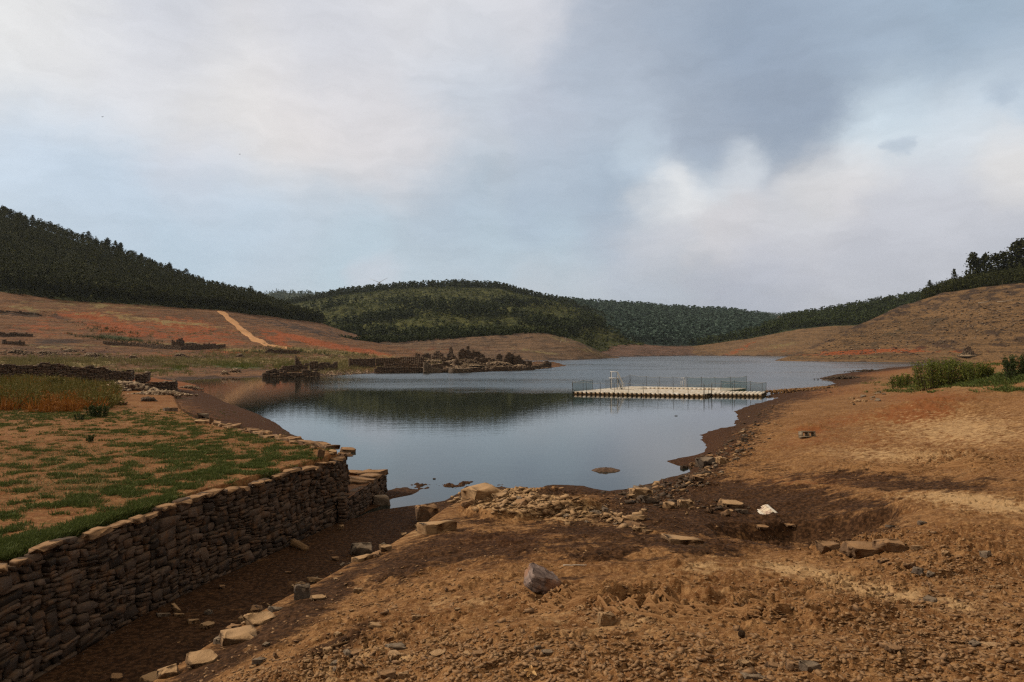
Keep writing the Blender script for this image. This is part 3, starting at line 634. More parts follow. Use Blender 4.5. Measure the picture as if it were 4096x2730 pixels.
# horizon hills ---------------------------------------------------
KH = {230: [(330, 1700), (303, 2200), (312, 2500)], 257: [(330, 1700), (295, 2200), (305, 2500)], 278: [(330, 1700), (291.5, 2200), (302, 2500)], 290: [(330, 1700), (293, 2200), (302, 2500)],
      305: [(330, 1700), (292.5, 2200), (302, 2500)], 331: [(330, 1700), (296, 2200), (305, 2500)], 360: [(330, 1700), (300, 2200), (310, 2500)], 400: [(330, 1700), (306, 2200), (315, 2500)]}
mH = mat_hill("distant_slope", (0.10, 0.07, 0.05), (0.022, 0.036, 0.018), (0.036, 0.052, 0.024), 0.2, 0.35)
hill('hz', 'distant blue green hill behind the forest edge', KH, [50, 6], [0, 0, 0], mH, paint_mid, 200, 2.0, 71)
KS = {700: [(322, 2300), (313.5, 2900), (320, 3200)], 731: [(322, 2300), (312.2, 2900), (320, 3200)], 757: [(322, 2300), (312.6, 2900), (320, 3200)], 779: [(322, 2300), (314.4, 2900), (322, 3200)],
      801: [(322, 2300), (312.0, 2900), (322, 3200)], 830: [(324, 2300), (318, 2900), (325, 3200)]}
def paint_s(T, U, V, X, Y, Z): return zz(T) + 1, zz(T), blobs(U, V, "745 314 18 1.4 0 .5"), zz(T)
hill('sliver', 'most distant pale ridge with a hamlet', KS, [30, 6], [0, 0, 0], mH, paint_s, 200, 2.0, 72)
# ---------------------------------------------------------------- placing things on the ground
bpy.context.view_layer.update()
LANDS = [ground] + [h_['obj'] for h_ in HILLS.values()]
def hit(u, v, only=None):
    d = Vector(ray(u, v)).normalized(); best = None; bd = 1e9
    for o in (only or LANDS):
        ok, loc, nor, _ = o.ray_cast(Vector((0, 0, H)), d)
        if ok and (loc - Vector((0, 0, H))).length < bd: best = (loc, nor); bd = (loc - Vector((0, 0, H))).length
    return best
def gz(x, y, lands=None):
    z = None
    for o in (lands or LANDS):
        ok, loc, nor, _ = o.ray_cast(Vector((x, y, 900)), Vector((0, 0, -1)))
        if ok and (z is None or loc.z > z): z = loc.z
    return z if z is not None else 0.0
rng = np.random.default_rng(11)

def mat_leaf(name, c1, c2, c3=None, trans=0.15):
    m, nt, b = new_mat(name)
    v = nt('Attribute', attribute_name='var').outputs['Fac']
    c = nt.mix(nt.rng(v, 0.0, 0.8, 0, 1, 'LINEAR'), c1, c2)
    if c3: c = nt.mix(nt.rng(v, 0.8, 1.0, 0, 1), c, c3)
    nt.l.new(c, b.inputs['Base Color']); b.inputs['Roughness'].default_value = 0.8; b.inputs['Specular IOR Level'].default_value = 0.15
    tr = nt('BsdfTranslucent'); nt.l.new(c, tr.inputs[0])
    mx = nt('MixShader', {0: trans, 1: b.outputs[0], 2: tr.outputs[0]})
    nt.l.new(mx.outputs[0], nt.n['Material Output'].inputs[0])
    return m
def mat_plain(name, c1, c2, scale=8, rough=0.9, bump=0.3, dist=0.02, stretch=(1, 1, 1), c3=None, spec=0.2):
    m, nt, b = new_mat(name)
    p = nt.scale(nt('TexCoord').outputs['Object'], stretch)
    n = nt.noise(p, scale, 6, 0.65)
    c = nt.mix(nt.rng(n, 0.35, 0.65), c1, c2)
    if c3: c = nt.mix(nt.rng(nt.noise(p, scale * 2.7, 5, 0.7), 0.55, 0.7, 0, 0.8), c, c3)
    nt.l.new(c, b.inputs['Base Color']); b.inputs['Roughness'].default_value = rough; b.inputs['Specular IOR Level'].default_value = spec
    nt.l.new(nt('Bump', {'Strength': bump, 'Distance': dist, 'Height': n}).outputs[0], b.inputs['Normal'])
    return m
M_FOREST = mat_leaf("forest_leaves", (0.010, 0.013, 0.003), (0.042, 0.048, 0.012), (0.105, 0.108, 0.030))
M_HAZEFOREST = mat_leaf("haze_tinted_leaves", (0.030, 0.055, 0.048), (0.064, 0.102, 0.084), (0.10, 0.145, 0.115))  # blue tint paints distance haze into the far foliage
M_FARFOREST = mat_leaf("far_forest_leaves", (0.013, 0.020, 0.006), (0.034, 0.046, 0.014), (0.065, 0.080, 0.025))
M_MIDFOREST = mat_leaf('shore_forest_leaves', (0.015, 0.024, 0.007), (0.042, 0.058, 0.016), (0.085, 0.105, 0.035))
M_SHRUB = mat_leaf("heath_leaves", (0.036, 0.048, 0.011), (0.080, 0.094, 0.022), (0.125, 0.125, 0.032))
M_BARK = mat_plain("bark", (0.06, 0.045, 0.035), (0.13, 0.11, 0.09), 3, stretch=(1, 1, .2))

def crown(nq, leaf, seed, kind='euc', lo=0.22):
    """unit-height crown: leaf cards gathered in clumps round a leader"""
    r = np.random.default_rng(seed); nc = max(5, nq // 9)
    t = lo + (1 - lo) * r.random(nc) ** 0.9
    if kind == 'cone': R = 0.26 * (1 - t) ** 0.75 * (0.6 + 0.6 * r.random(nc)) + 0.015
    elif kind == 'bush': t = r.random(nc) * 0.9; R = 0.62 * np.sqrt(np.clip(1 - t * t, 0, 1)) * np.sqrt(r.random(nc))
    else: R = 0.24 * np.sin(np.clip((t - lo) / (1 - lo) * 0.86 + 0.14, 0, 1) * math.pi) ** 0.7 * (0.35 + 0.9 * r.random(nc)) + 0.01
    an = r.random(nc) * 6.2832
    C = np.stack([R * np.cos(an), R * np.sin(an), t], 1)
    k = r.integers(0, nc, nq); sig = 0.055 if kind != 'bush' else 0.13
    c = C[k] + r.normal(0, sig, (nq, 3)) * (1, 1, .9)
    c[:, 2] = np.clip(c[:, 2], 0.02, 1.05)
    a = r.normal(0, 1, (nq, 3)); a /= np.linalg.norm(a, axis=1)[:, None]
    b = np.cross(a, r.normal(0, 1, (nq, 3))); b /= np.linalg.norm(b, axis=1)[:, None]
    s = leaf * (0.6 + 0.8 * r.random((nq, 1)))
    V = np.stack([c - a * s, c - b * s * .6, c + a * s, c + b * s * .6], 1)      # diamond cards
    var = np.repeat(r.random(nc)[k] * 0.5 + r.random(nq) * 0.25, 4)
    return V.reshape(-1, 3), var
def scatter_mesh(name, protos, pos, hts, mat, label, cat, kind='stuff', wide=1.0, var_amp=0.35, group=None, seed=3):
    r = np.random.default_rng(seed); Vs = []; As = []
    which = r.integers(0, len(protos), len(pos))
    for i, (pv, pa) in enumerate(protos):
        sel = np.where(which == i)[0]
        if len(sel) == 0: continue
        a = r.random(len(sel)) * 6.2832; h = hts[sel]; w = h * wide * (0.8 + .5 * r.random(len(sel)))
        x = pv[None, :, 0] * np.cos(a)[:, None] - pv[None, :, 1] * np.sin(a)[:, None]
        y = pv[None, :, 0] * np.sin(a)[:, None] + pv[None, :, 1] * np.cos(a)[:, None]
        v = np.stack([x * w[:, None], y * w[:, None], pv[None, :, 2] * h[:, None]], -1) + pos[sel][:, None, :]
        Vs.append(v.reshape(-1, 3)); As.append(np.clip(pa[None, :] + (r.random(len(sel)) * var_amp)[:, None] - .05, 0, 1).ravel())
    V = np.concatenate(Vs); A = np.concatenate(As)
    Fc = np.arange(len(V)).reshape(-1, 4)
    o = mesh_obj(name, V, Fc, mat, attrs={'var': A})
    return tag(o, label, cat, group, kind)
def sample_hill(hn, n, maskf, seed=5):
    h = HILLS[hn]; X, Y, Z, T, U, V = (h[k] for k in ('X', 'Y', 'Z', 'T', 'U', 'V'))
    r = np.random.default_rng(seed)
    ax = X[1:, 1:] - X[:-1, :-1]; ay = Y[1:, 1:] - Y[:-1, :-1]
    area = np.abs((X[:-1, 1:] - X[:-1, :-1]) * (Y[1:, :-1] - Y[:-1, :-1]) - (X[1:, :-1] - X[:-1, :-1]) * (Y[:-1, 1:] - Y[:-1, :-1]))
    w = area * maskf(T[:-1, :-1], U[:-1, :-1], V[:-1, :-1], X[:-1, :-1], Y[:-1, :-1]); w = np.clip(w, 0, None); p = (w / w.sum()).ravel()
    c = r.choice(len(p), n, p=p); i, j = np.unravel_index(c, w.shape); a = r.random(n); b = r.random(n)
    def ip(A): return (A[i, j] * (1 - a) + A[i + 1, j] * a) * (1 - b) + (A[i, j + 1] * (1 - a) + A[i + 1, j + 1] * a) * b
    return np.stack([ip(X), ip(Y), ip(Z)], 1)
e70 = [crown(70, .055, s) for s in range(5)] + [crown(70, .05, s + 20, 'cone') for s in range(4)]
e24 = [crown(26, .10, s) for s in range(4)] + [crown(26, .10, s + 30, 'cone', .05) for s in range(3)]
e10 = [crown(10, .17, s, 'cone', .05) for s in range(5)]
b30 = [crown(34, .16, s, 'bush') for s in range(5)]
# left forest
pos = sample_hill('left', 6500, lambda T, U, V, X, Y: ((T > 5.0) & (T < 6.25) & (U < 322)) * (0.35 + 1.6 * (T < 5.12)), 6); pos[:, 2] -= .4
ht = 7.5 + 6 * rng.random(len(pos)) ** 1.3
scatter_mesh('forest', e70, pos, ht, M_FOREST, 'dense dark pine and eucalyptus wood covering the upper left hillside', 'forest', seed=8)
pos = sample_hill('left', 700, lambda T, U, V, X, Y: ((T > 4.93) & (T < 5.05) & (U < 320)) * 1.0, 16)
scatter_mesh('undergrowth', b30, pos, 2.0 + 2.6 * rng.random(len(pos)), M_FOREST, 'dark scrub along the foot of the left forest', 'scrub', seed=9)
# middle hill
def m_mid(T, U, V, X, Y):
    n = fbm(X / 140, Y / 140, 4, 91)
    belt = blobs(U, V, "470 313 90 7 4 1|380 322 60 6 -8 .8|360 338 60 6 0 1|470 341 110 6 0 1.1|560 330 60 8 10 1|590 328 30 12 25 .9|520 305 40 6 5 .7|420 300 60 4 0 .35|330 310 30 8 0 .7|560 316 40 8 15 .6")
    ridge = (T > 2.85) * .9
    return (T < 3.1) * (sstep(.5, .85, belt + .6 * n) + ridge + .02 + .9 * sstep(.40, .55, n))
pos = sample_hill('mid', 4300, m_mid, 61)
scatter_mesh('forest', e24, pos, 8 + 8 * rng.random(len(pos)), M_FARFOREST, 'dark belts of pines across the rounded middle hill', 'forest', seed=10, wide=1.15)
pos = sample_hill('mid', 9000, lambda T, U, V, X, Y: T < 3.0, 62)
scatter_mesh('heath', [crown(9, .30, s, 'bush') for s in range(5)], pos, 1.5 + 2.2 * rng.random(len(pos)), M_SHRUB, 'green heath and bushes on the rounded middle hill', 'heath', seed=11, wide=1.4)
pos = sample_hill('bank', 500, lambda T, U, V, X, Y: (T > 2.85) & (T < 3.2) & (U < 565), 63)
scatter_mesh('scrub', b30, pos, 3 + 4 * rng.random(len(pos)), M_FARFOREST, 'dark scrub along the top of the bare middle bank', 'scrub', seed=12)
# far hills
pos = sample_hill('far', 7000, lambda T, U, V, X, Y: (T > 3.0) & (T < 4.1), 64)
scatter_mesh('forest', e10, pos, 8 + 7 * rng.random(len(pos)), M_HAZEFOREST, 'continuous wood on the long hill at the far end of the lake', 'forest', seed=13, wide=1.5)
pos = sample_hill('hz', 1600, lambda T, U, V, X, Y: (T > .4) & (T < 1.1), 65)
scatter_mesh('forest', e10, pos, 8 + 8 * rng.random(len(pos)), M_HAZEFOREST, 'thin wood on the distant blue green hill at left', 'forest', seed=14, wide=1.5)
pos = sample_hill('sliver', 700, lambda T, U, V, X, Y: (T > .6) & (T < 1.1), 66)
scatter_mesh('forest', e10, pos, 8 + 6 * rng.random(len(pos)), M_HAZEFOREST, 'trees on the most distant pale ridge', 'forest', seed=15, wide=1.5)
pos = sample_hill('rmid', 5200, lambda T, U, V, X, Y: ((T > 3.0) & (T < 4.1)) * (1 + 1.5 * (T < 3.1)), 67)
scatter_mesh('forest', e24, pos, 6 + 6.5 * rng.random(len(pos)), M_MIDFOREST, 'green wood on the low hill of the right shore', 'forest', seed=16, wide=1.2)
# shrub belt on the near right hill
pos = sample_hill('rnear', 1500, lambda T, U, V, X, Y: ((T > 3.12) & (T < 4.1) & (U > 926)) * 1.0, 68); pos[:, 2] -= .3
b90 = [crown(110, .075, s, 'bush') for s in range(5)]
scatter_mesh('thicket', b90, pos, 4.5 + 5.0 * rng.random(len(pos)), M_FOREST, 'dense dark thicket above the bare right hillside', 'thicket', seed=17, wide=.9)

# countable trees that stand out against the sky, each a thing with trunk and crown
def tree_proto(kind, seed, nq=620, leaf=.045, mat=M_FOREST):
    t = empty('pine_tree' if kind == 'cone' else 'eucalyptus_tree', (0, 0, 0))
    v, a = crown(nq, leaf, seed, kind, .25)
    mesh_obj('crown', v, np.arange(len(v)).reshape(-1, 4), mat, t, attrs={'var': a})
    b = MB(); r = random.Random(seed)
    b.tube([(0, 0, -0.08), (.01, 0, .3), (.0, .012, .6), (.0, 0, .97)], .016, 6, .003)
    for k in range(7):
        z = .3 + .08 * k; an = r.random() * 6.28; l = .16 * (1.05 - z) + .05
        b.tube([(0, 0, z), (math.cos(an) * l, math.sin(an) * l, z + .07)], .005, 4, .002)
    b.build('trunk', M_BARK, t)
    return t
def copy_tree(o, parent=None):
    c = o.copy(); COL.objects.link(c)
    if parent is not None: c.parent = parent
    for ch in list(o.children): copy_tree(ch, c)
    return c
P_TREES = [tree_proto('cone', 101), tree_proto('euc', 102), tree_proto('euc', 103), tree_proto('cone', 104), tree_proto('euc', 105)]
used_t = [False] * 5
def put_tree(k, loc, h, w, label, cat, group=None):
    o = P_TREES[k] if not used_t[k] else copy_tree(P_TREES[k])
    used_t[k] = True
    o.location = loc; o.scale = (h * w, h * w, h); o.rotation_euler = (random.uniform(-.04, .04), random.uniform(-.04, .04), random.random() * 6.28)
    return tag(o, label, cat, group)
random.seed(5)
def ridge_pos(hn, u, row):
    h = HILLS[hn]; i = int(np.argmin(np.abs(h['T'][:, 0] - row))); j = int(np.argmin(np.abs(h['U'][i] - u)))
    return Vector((h['X'][i, j], h['Y'][i, j], h['Z'][i, j]))
# crest of the left hill
for u in (4, 11, 18, 25, 34, 43, 54, 63, 72, 83, 88, 96, 108, 114, 121, 140, 152, 161, 170, 178, 186, 193, 201, 212, 222, 232, 240, 249, 258, 266, 276, 287, 296, 305):
    p = ridge_pos('left', u + random.uniform(-1, 1), 6.0)
    tall = u in (88, 108, 114, 121, 170, 186, 249)
    put_tree(random.randrange(5), p - Vector((0, 0, .5)), (16 if tall else random.uniform(9, 13)), random.uniform(.7, 1.05),
             'dark tree on the skyline crest of the forested left hill', 'tree', 'trees on the crest of the left hill')
for u in (392, 399, 405, 412, 420, 428, 439, 447, 455, 463, 470, 490, 496, 503, 509, 514, 521, 528, 541, 556, 566, 574):
    p = ridge_pos('mid', u + random.uniform(-1, 1), 3.0)
    put_tree(random.randrange(5), p - Vector((0, 0, .5)), random.uniform(10, 17), random.uniform(.7, 1.0),
             'small dark tree on the skyline of the rounded middle hill', 'tree', 'trees on the skyline of the middle hill')
GROVE = [(931, 281, 285, 'slender leaning sapling at the lower end of the right thicket'), (955, 270, 283, 'thin loose tree rising midway along the right thicket'),
         (973.5, 254, 276, 'dark conical tree, first of the tall grove above the right thicket'), (980, 258, 275, 'narrow loose tree close beside the first conical tree of the right grove'),
         (986, 254, 274, 'slim pointed tree standing alone in a gap of the right grove'), (995, 255, 273, 'broad rounded tree with a thin spike, middle of the right grove'),
         (1005, 251.5, 270, 'wide dark tree at the shoulder of the tallest tree of the right grove'), (1015, 244, 268, 'tall bushy tree with feathery left side at the right picture edge'),
         (1021, 240.5, 268, 'tallest tree of the right grove, with a pointed top at the right picture edge')]
hN = [HILLS['rnear']['obj'], HILLS['rmid']['obj']]
for i, (u, vt, vb, lab) in enumerate(GROVE):
    p = ridge_pos('rnear', u, 3.75)
    top = PD(u, vt, p.y / K)[2]; h = max(6, top - p.z)
    put_tree([2, 1, 0, 4, 3, 1, 4, 2, 0][i], p, h, [.6, .5, 1.0, .7, .8, 1.1, 1.0, 1.0, 1.1][i], lab, 'tree', 'tall trees of the right grove')
# ---------------------------------------------------------------- stone
def mat_stone(name, c1, c2, c3, dust_lit, dust_lit_amt=0.5, scale=3.0, layer=14.0):
    m, nt, b = new_mat(name)
    p = nt('TexCoord').outputs['Object']
    v = nt('Attribute', attribute_name='var').outputs['Fac']
    rnd = nt('ObjectInfo').outputs['Random']
    vv = nt.math('FRACT', nt.math('ADD', v, rnd))
    n = nt.noise(p, scale, 7, 0.68); n2 = nt.noise(p, scale * 9, 4, 0.6)
    lay = nt.noise(nt.scale(p, (1, 1, 6)), layer * .35, 5, 0.6, 0.3)
    c = nt.mix(nt.rng(vv, 0.0, 1.0, 0, 1, 'LINEAR'), c1, c2)
    c = nt.mix(nt.rng(n, 0.46, 0.68, 0, 0.85), c, c3)
    c = nt.mix(nt.rng(lay, 0.52, 0.62, 0, 0.5), c, tuple(x * .5 for x in c1))
    nz = nt('SeparateXYZ', {0: nt('NewGeometry').outputs['Normal']}).outputs[2]
    dm = nt.math('MULTIPLY', nt.rng(nt.math('ADD', nz, nt.math('MULTIPLY', nt.math('SUBTRACT', n2, .5), 1.2)), 0.35, 0.95), dust_lit_amt)
    c = nt.mix(dm, c, dust_lit)  # dust on upward faces, also painting lit tops on the ruins
    nt.l.new(c, b.inputs['Base Color']); b.inputs['Roughness'].default_value = 0.88
    h = nt.math('ADD', nt.math('ADD', n, nt.math('MULTIPLY', n2, .35)), nt.math('MULTIPLY', lay, .9))
    nt.l.new(nt('Bump', {'Strength': 0.7, 'Distance': 0.03, 'Height': h}).outputs[0], b.inputs['Normal'])
    return m
M_WALL = mat_stone("wall_slate", (0.020, 0.016, 0.015), (0.118, 0.084, 0.066), (0.12, 0.062, 0.030), (0.17, 0.11, 0.06), .3)
M_CAP = mat_stone("coping_slate", (0.085, 0.052, 0.032), (0.19, 0.120, 0.070), (0.15, 0.080, 0.040), (0.30, 0.175, 0.085), .8)
M_PALE = mat_stone("dusty_stone", (0.12, 0.075, 0.042), (0.25, 0.16, 0.085), (0.18, 0.10, 0.048), (0.38, 0.245, 0.13), .9)
M_GRAVEL = mat_stone("gravel_stone", (0.11, 0.060, 0.030), (0.30, 0.185, 0.095), (0.20, 0.12, 0.06), (0.30, 0.18, 0.09), .6)
M_GREY = mat_stone("grey_slate", (0.085, 0.070, 0.060), (0.18, 0.140, 0.105), (0.16, 0.11, 0.075), (0.27, 0.20, 0.13), .5)
M_DARKST = mat_stone("dark_wet_stone", (0.030, 0.022, 0.017), (0.075, 0.052, 0.036), (0.07, 0.045, 0.025), (0.12, 0.08, 0.05), .4)
M_RUIN = mat_stone("ruin_slate", (0.034, 0.024, 0.021), (0.105, 0.072, 0.054), (0.09, 0.05, 0.032), (0.32, 0.24, 0.16), .8, 1.2)  # pale tops stand in for light catching the broken walls
M_RUBBLE = mat_stone("ruin_rubble", (0.060, 0.040, 0.029), (0.32, 0.22, 0.145), (0.10, 0.06, 0.035), (0.36, 0.28, 0.19), .6, 1.2)

def clip_cell(poly, p, q):
    """keep the side of the bisector nearer p"""
    mx, my = (p[0] + q[0]) / 2, (p[1] + q[1]) / 2; nx, ny = q[0] - p[0], q[1] - p[1]
    out = []
    for i in range(len(poly)):
        a = poly[i]; b = poly[(i + 1) % len(poly)]
        da = (a[0] - mx) * nx + (a[1] - my) * ny; db = (b[0] - mx) * nx + (b[1] - my) * ny
        if da <= 0: out.append(a)
        if da * db < 0:
            t = da / (da - db); out.append((a[0] + (b[0] - a[0]) * t, a[1] + (b[1] - a[1]) * t))
    return out
def stone_face(path, z0, z1f, size=(.34, .15), gap=.012, batter=.06, depth=.16, proud=.07, seed=1, size2=None, back=True, tops=None):
    """dry-stone facing along a plan path (outward = right-hand side of travel); returns verts, faces, var"""
    r = random.Random(seed)
    pts = [Vector((x, y)) for x, y in path]; seg = [(pts[i + 1] - pts[i]).length for i in range(len(pts) - 1)]; L = sum(seg)
    def at(s):
        s = min(max(s, 0), L - 1e-6); i = 0
        while s > seg[i] and i < len(seg) - 1: s -= seg[i]; i += 1
        d = (pts[i + 1] - pts[i]).normalized(); p = pts[i] + d * s
        return p, Vector((d.y, -d.x))
    zmax = max(z1f(L * k / 40) for k in range(41)); hgt = zmax - z0
    V = []; Fc = []; A = []; n = 0; cells = []
    def split(s0, s1, t0, t1, dep):
        w, h = s1 - s0, t1 - t0; k = 1.0 if size2 is None else 1 + (size2 - 1) * max(0, 1 - s0 / (L * .35))
        if w > size[0] * k * r.uniform(1.1, 2.6) * (1.5 if h < size[1] * .5 else 1) and dep < 8:
            c = s0 + w * r.uniform(.3, .7); split(s0, c, t0, t1, dep + 1); split(c, s1, t0, t1, dep + 1)
        elif h > size[1] * k * r.choice((.45, .8, 1.3, 1.7)) and dep < 9:
            c = t0 + h * r.uniform(.35, .65); split(s0, s1, t0, c, dep + 1); split(s0, s1, c, t1, dep + 1)
        else: cells.append((s0, s1, t0, t1))
    s_ = 0.0
    while s_ < L:
        w_ = size[0] * r.uniform(3, 6); t_ = -size[1] * r.random()
        while t_ < hgt + .2:
            h_ = size[1] * r.uniform(2.0, 3.6); split(s_, min(s_ + w_, L), t_, t_ + h_, 0); t_ += h_
        s_ += w_
    for (c0, c1, d0, d1) in cells:
        if c1 - c0 < .02: continue
        wv = lambda a, b: (a + .03 * math.sin(b * 5 + a), b + .05 * math.sin(a * 1.1 + b * 2) + .03 * math.sin(a * 3.7 + b * 5))
        jx, jy = (c1 - c0) * .10, (d1 - d0) * .14; sk = r.uniform(-.25, .25) * (d1 - d0)
        poly = []
        for (a, b, e1, e2) in ((c0, d0, 1, 1), (c1, d0, -1, 1), (c1, d1, -1, -1), (c0, d1, 1, -1)):
            a += e1 * r.uniform(-.3, 1) * jx + (sk if b == d1 else 0); b += e2 * r.uniform(-.3, 1) * jy
            if r.random() < .25:
                cx_, cy_ = (c1 - c0) * r.uniform(.08, .25) * e1, (d1 - d0) * r.uniform(.15, .4) * e2
                pr = [(a + cx_, b), (a, b + cy_)]
                if (e1, e2) in ((1, 1), (-1, -1)): pr.reverse()
                poly += pr
            else: poly.append((a, b))
        poly = [wv(*q_) for q_ in poly]; poly = [(min(max(a, 0), L), b) for a, b in poly]
        cs = sum(a for a, b in poly) / len(poly); ct = sum(b for a, b in poly) / len(poly)
        top = z1f(cs) - z0
        if ct > top or ct < -.1: continue
        rad = math.sqrt(max(1e-5, sum(abs((poly[i][0] - cs) * (poly[(i + 1) % len(poly)][1] - ct) - (poly[(i + 1) % len(poly)][0] - cs) * (poly[i][1] - ct)) for i in range(len(poly))) / 2 / math.pi))
        if rad < .02: continue
        # rough up the outline
        q = []
        for i in range(len(poly)):
            a = poly[i]; b = poly[(i + 1) % len(poly)]
            q.append(a); l = math.hypot(b[0] - a[0], b[1] - a[1])
            if l > .12 * (size[0] / .34): q.append(((a[0] + b[0]) / 2 + r.uniform(-.08, .08) * l, (a[1] + b[1]) / 2 + r.uniform(-.07, .07) * l))
        f = proud * r.random() ** 1.4; ta = r.uniform(-.22, .22); tb = r.uniform(-.3, .25); g = gap * r.uniform(.3, 1.1)
        sh = max(.35, 1 - g / rad); inset = max(.3, sh - r.uniform(.02, .06)); var = r.random(); m = len(q)
        for ring, (sc, dd) in enumerate(((sh, -depth), (sh, -.012), (inset, 0.0))):
            for (a, b) in q:
                s_ = cs + (a - cs) * sc; t_ = ct + (b - ct) * sc
                dep = f + dd + (ta * (s_ - cs) + tb * (t_ - ct) if dd > -.1 else 0) + (r.uniform(-.008, .008) if ring else 0)
                pp, nn = at(s_); dep -= batter * t_
                V.append((pp.x + nn.x * dep, pp.y + nn.y * dep, z0 + t_)); A.append(var)
        for k in range(m):
            k2 = (k + 1) % m
            Fc.append((n + k, n + k2, n + m + k2, n + m + k)); Fc.append((n + m + k, n + m + k2, n + 2 * m + k2, n + 2 * m + k))
        Fc.append(tuple(n + 2 * m + k for k in range(m))); n += 3 * m
    if back:
        N = 60
        for k in range(N + 1):
            pp, nn = at(L * k / N)
            for tz in (z0 - .3, z1f(L * k / N) - .05):
                dep = -depth * .75 - batter * (tz - z0)
                V.append((pp.x + nn.x * dep, pp.y + nn.y * dep, tz)); A.append(.02)
        for k in range(N): Fc.append((n + 2 * k, n + 2 * k + 2, n + 2 * k + 3, n + 2 * k + 1))
    return np.array(V), Fc, np.array(A)
def rock_verts(seed, dims=(1, 1, .6), n=16, rough=.04, sub=1, slab=False):
    """angular stone: hull of scattered corners, cut once and roughened"""
    r = random.Random(seed); bm = bmesh.new()
    corners = [(a, b, c) for a in (-1, 1) for b in (-1, 1) for c in (-1, 1)]
    for i in range(n):
        if i < 8:
            a, b, c = corners[i]; q = Vector((a * r.uniform(.4, 1), b * r.uniform(.35, 1), c * r.uniform(.4, 1)))
        else:
            q = Vector((r.uniform(-1, 1), r.uniform(-1, 1), r.uniform(-1, 1))); m_ = max(abs(q.x), abs(q.y), abs(q.z)); q *= .97 / max(m_, .3)
            if r.random() < .5: q.x *= .85; q.y *= .85
        if slab: q.z = math.copysign(min(1, abs(q.z) * 1.5 + .3), q.z)
        bm.verts.new((q.x * dims[0] / 2, q.y * dims[1] / 2, q.z * dims[2] / 2))
    res = bmesh.ops.convex_hull(bm, input=bm.verts)
    bmesh.ops.delete(bm, geom=list({g for g in res['geom_interior'] + res['geom_unused'] if isinstance(g, bmesh.types.BMVert)}), context='VERTS')
    bmesh.ops.dissolve_limit(bm, angle_limit=.25, verts=bm.verts, edges=bm.edges)
    if sub:
        bmesh.ops.bevel(bm, geom=list(bm.edges), offset=.035 * min(dims), segments=1, affect='EDGES')
        bmesh.ops.triangulate(bm, faces=bm.faces)
        for _ in range(sub): bmesh.ops.subdivide_edges(bm, edges=[e for e in bm.edges if e.calc_length() > .22 * max(dims)], cuts=1)
        bmesh.ops.triangulate(bm, faces=bm.faces)
        for v in bm.verts:
            v.co += Vector((r.uniform(-1, 1), r.uniform(-1, 1), r.uniform(-1, 1))) * rough * min(dims)
    bm.verts.ensure_lookup_table()
    V = [tuple(v.co) for v in bm.verts]; bm.verts.index_update(); Fc = [[v.index for v in f.verts] for f in bm.faces]
    bm.free(); return np.array(V), Fc

# ---------------- the dry-stone retaining wall of the terrace
def wall_top(s):
    return (1.93 - .018 * s * .5) * K - .12 + .05 * math.sin(s * 1.3) + .03 * math.sin(s * 3.1)
rw = empty('retaining_wall', (WALL[3][0], WALL[3][1], 0.1)); tag(rw, 'tall dry stone retaining wall holding up the grassy terrace beside the trench', 'stone wall')
bpy.context.view_layer.update(); off = np.array(rw.location)
END = [(-4.38 * K, 19.8 * K), (-4.62 * K, 20.35 * K), (-5.0 * K, 20.6 * K)]
v_, f_, a_ = stone_face(WALL + END[1:], -.1, wall_top, (.38, .20), .014, .05, .2, .11, 7, 1.8)
mesh_obj('stone_facing', v_ - off, f_, M_WALL, rw, attrs={'var': a_})
def coping(path, zf, w=(.45, .8), ln=(.35, 1.0), th=(.07, .16), seed=3, inward=.2, gapc=.03, tiltc=.05):
    r = random.Random(seed); V = []; Fc = []; A = []; n = 0
    pts = [Vector((x, y)) for x, y in path]; s0 = 0
    for i in range(len(pts) - 1):
        d = pts[i + 1] - pts[i]; L = d.length; d.normalize(); nn = Vector((d.y, -d.x)); s = 0
        while s < L:
            if gapc < .025: pass
            elif r.random() < .2: s += r.uniform(.1, .5); continue
            l = min(r.uniform(*ln), max(L - s, .2)); ww = r.uniform(*w); t = r.uniform(*th)
            rv, rf = rock_verts(r.random(), (l * 1.05, ww, t * 1.6), 14, .05, 1, True)
            ang = math.atan2(d.y, d.x) + r.uniform(-.22, .22)
            M = np.array(Euler((r.uniform(-tiltc, tiltc), r.uniform(-tiltc, tiltc), ang)).to_matrix())
            c = pts[i] + d * (s + l / 2) - nn * (ww / 2 - inward + r.uniform(-.05, .05))
            V.append(rv @ M.T + np.array((c.x, c.y, zf(s0 + s + l / 2) + t * .35))); Fc += [[k + n for k in q] for q in rf]; A += [r.random()] * len(rv); n += len(rv)
            s += l + gapc
        s0 += L
    return np.concatenate(V), Fc, np.array(A)
v_, f_, a_ = coping(WALL[1:] + END[1:], lambda s: wall_top(s + 4.5 * K) - .03, (.3, .62), (.2, .8), (.03, .09), 5, .08)
mesh_obj('coping', v_ - off, f_, M_CAP, rw, attrs={'var': a_})
# stone edging along the back rim of the terrace
zb = lambda s: 1.76 * K - .02
v_, f_, a_ = coping(BACK[:4], lambda s: gz(*[0, 0]) * 0 + 1.74 * K + .02 * math.sin(s * 2), (.5, .9), (.4, 1.1), (.1, .22), 9, .25, -.04, .12)
o_ = mesh_obj('stone_edging', v_, f_, M_CAP, attrs={'var': a_}); tag(o_, 'pale slabs edging the far rim of the grassy terrace above the beach', 'stone edging')
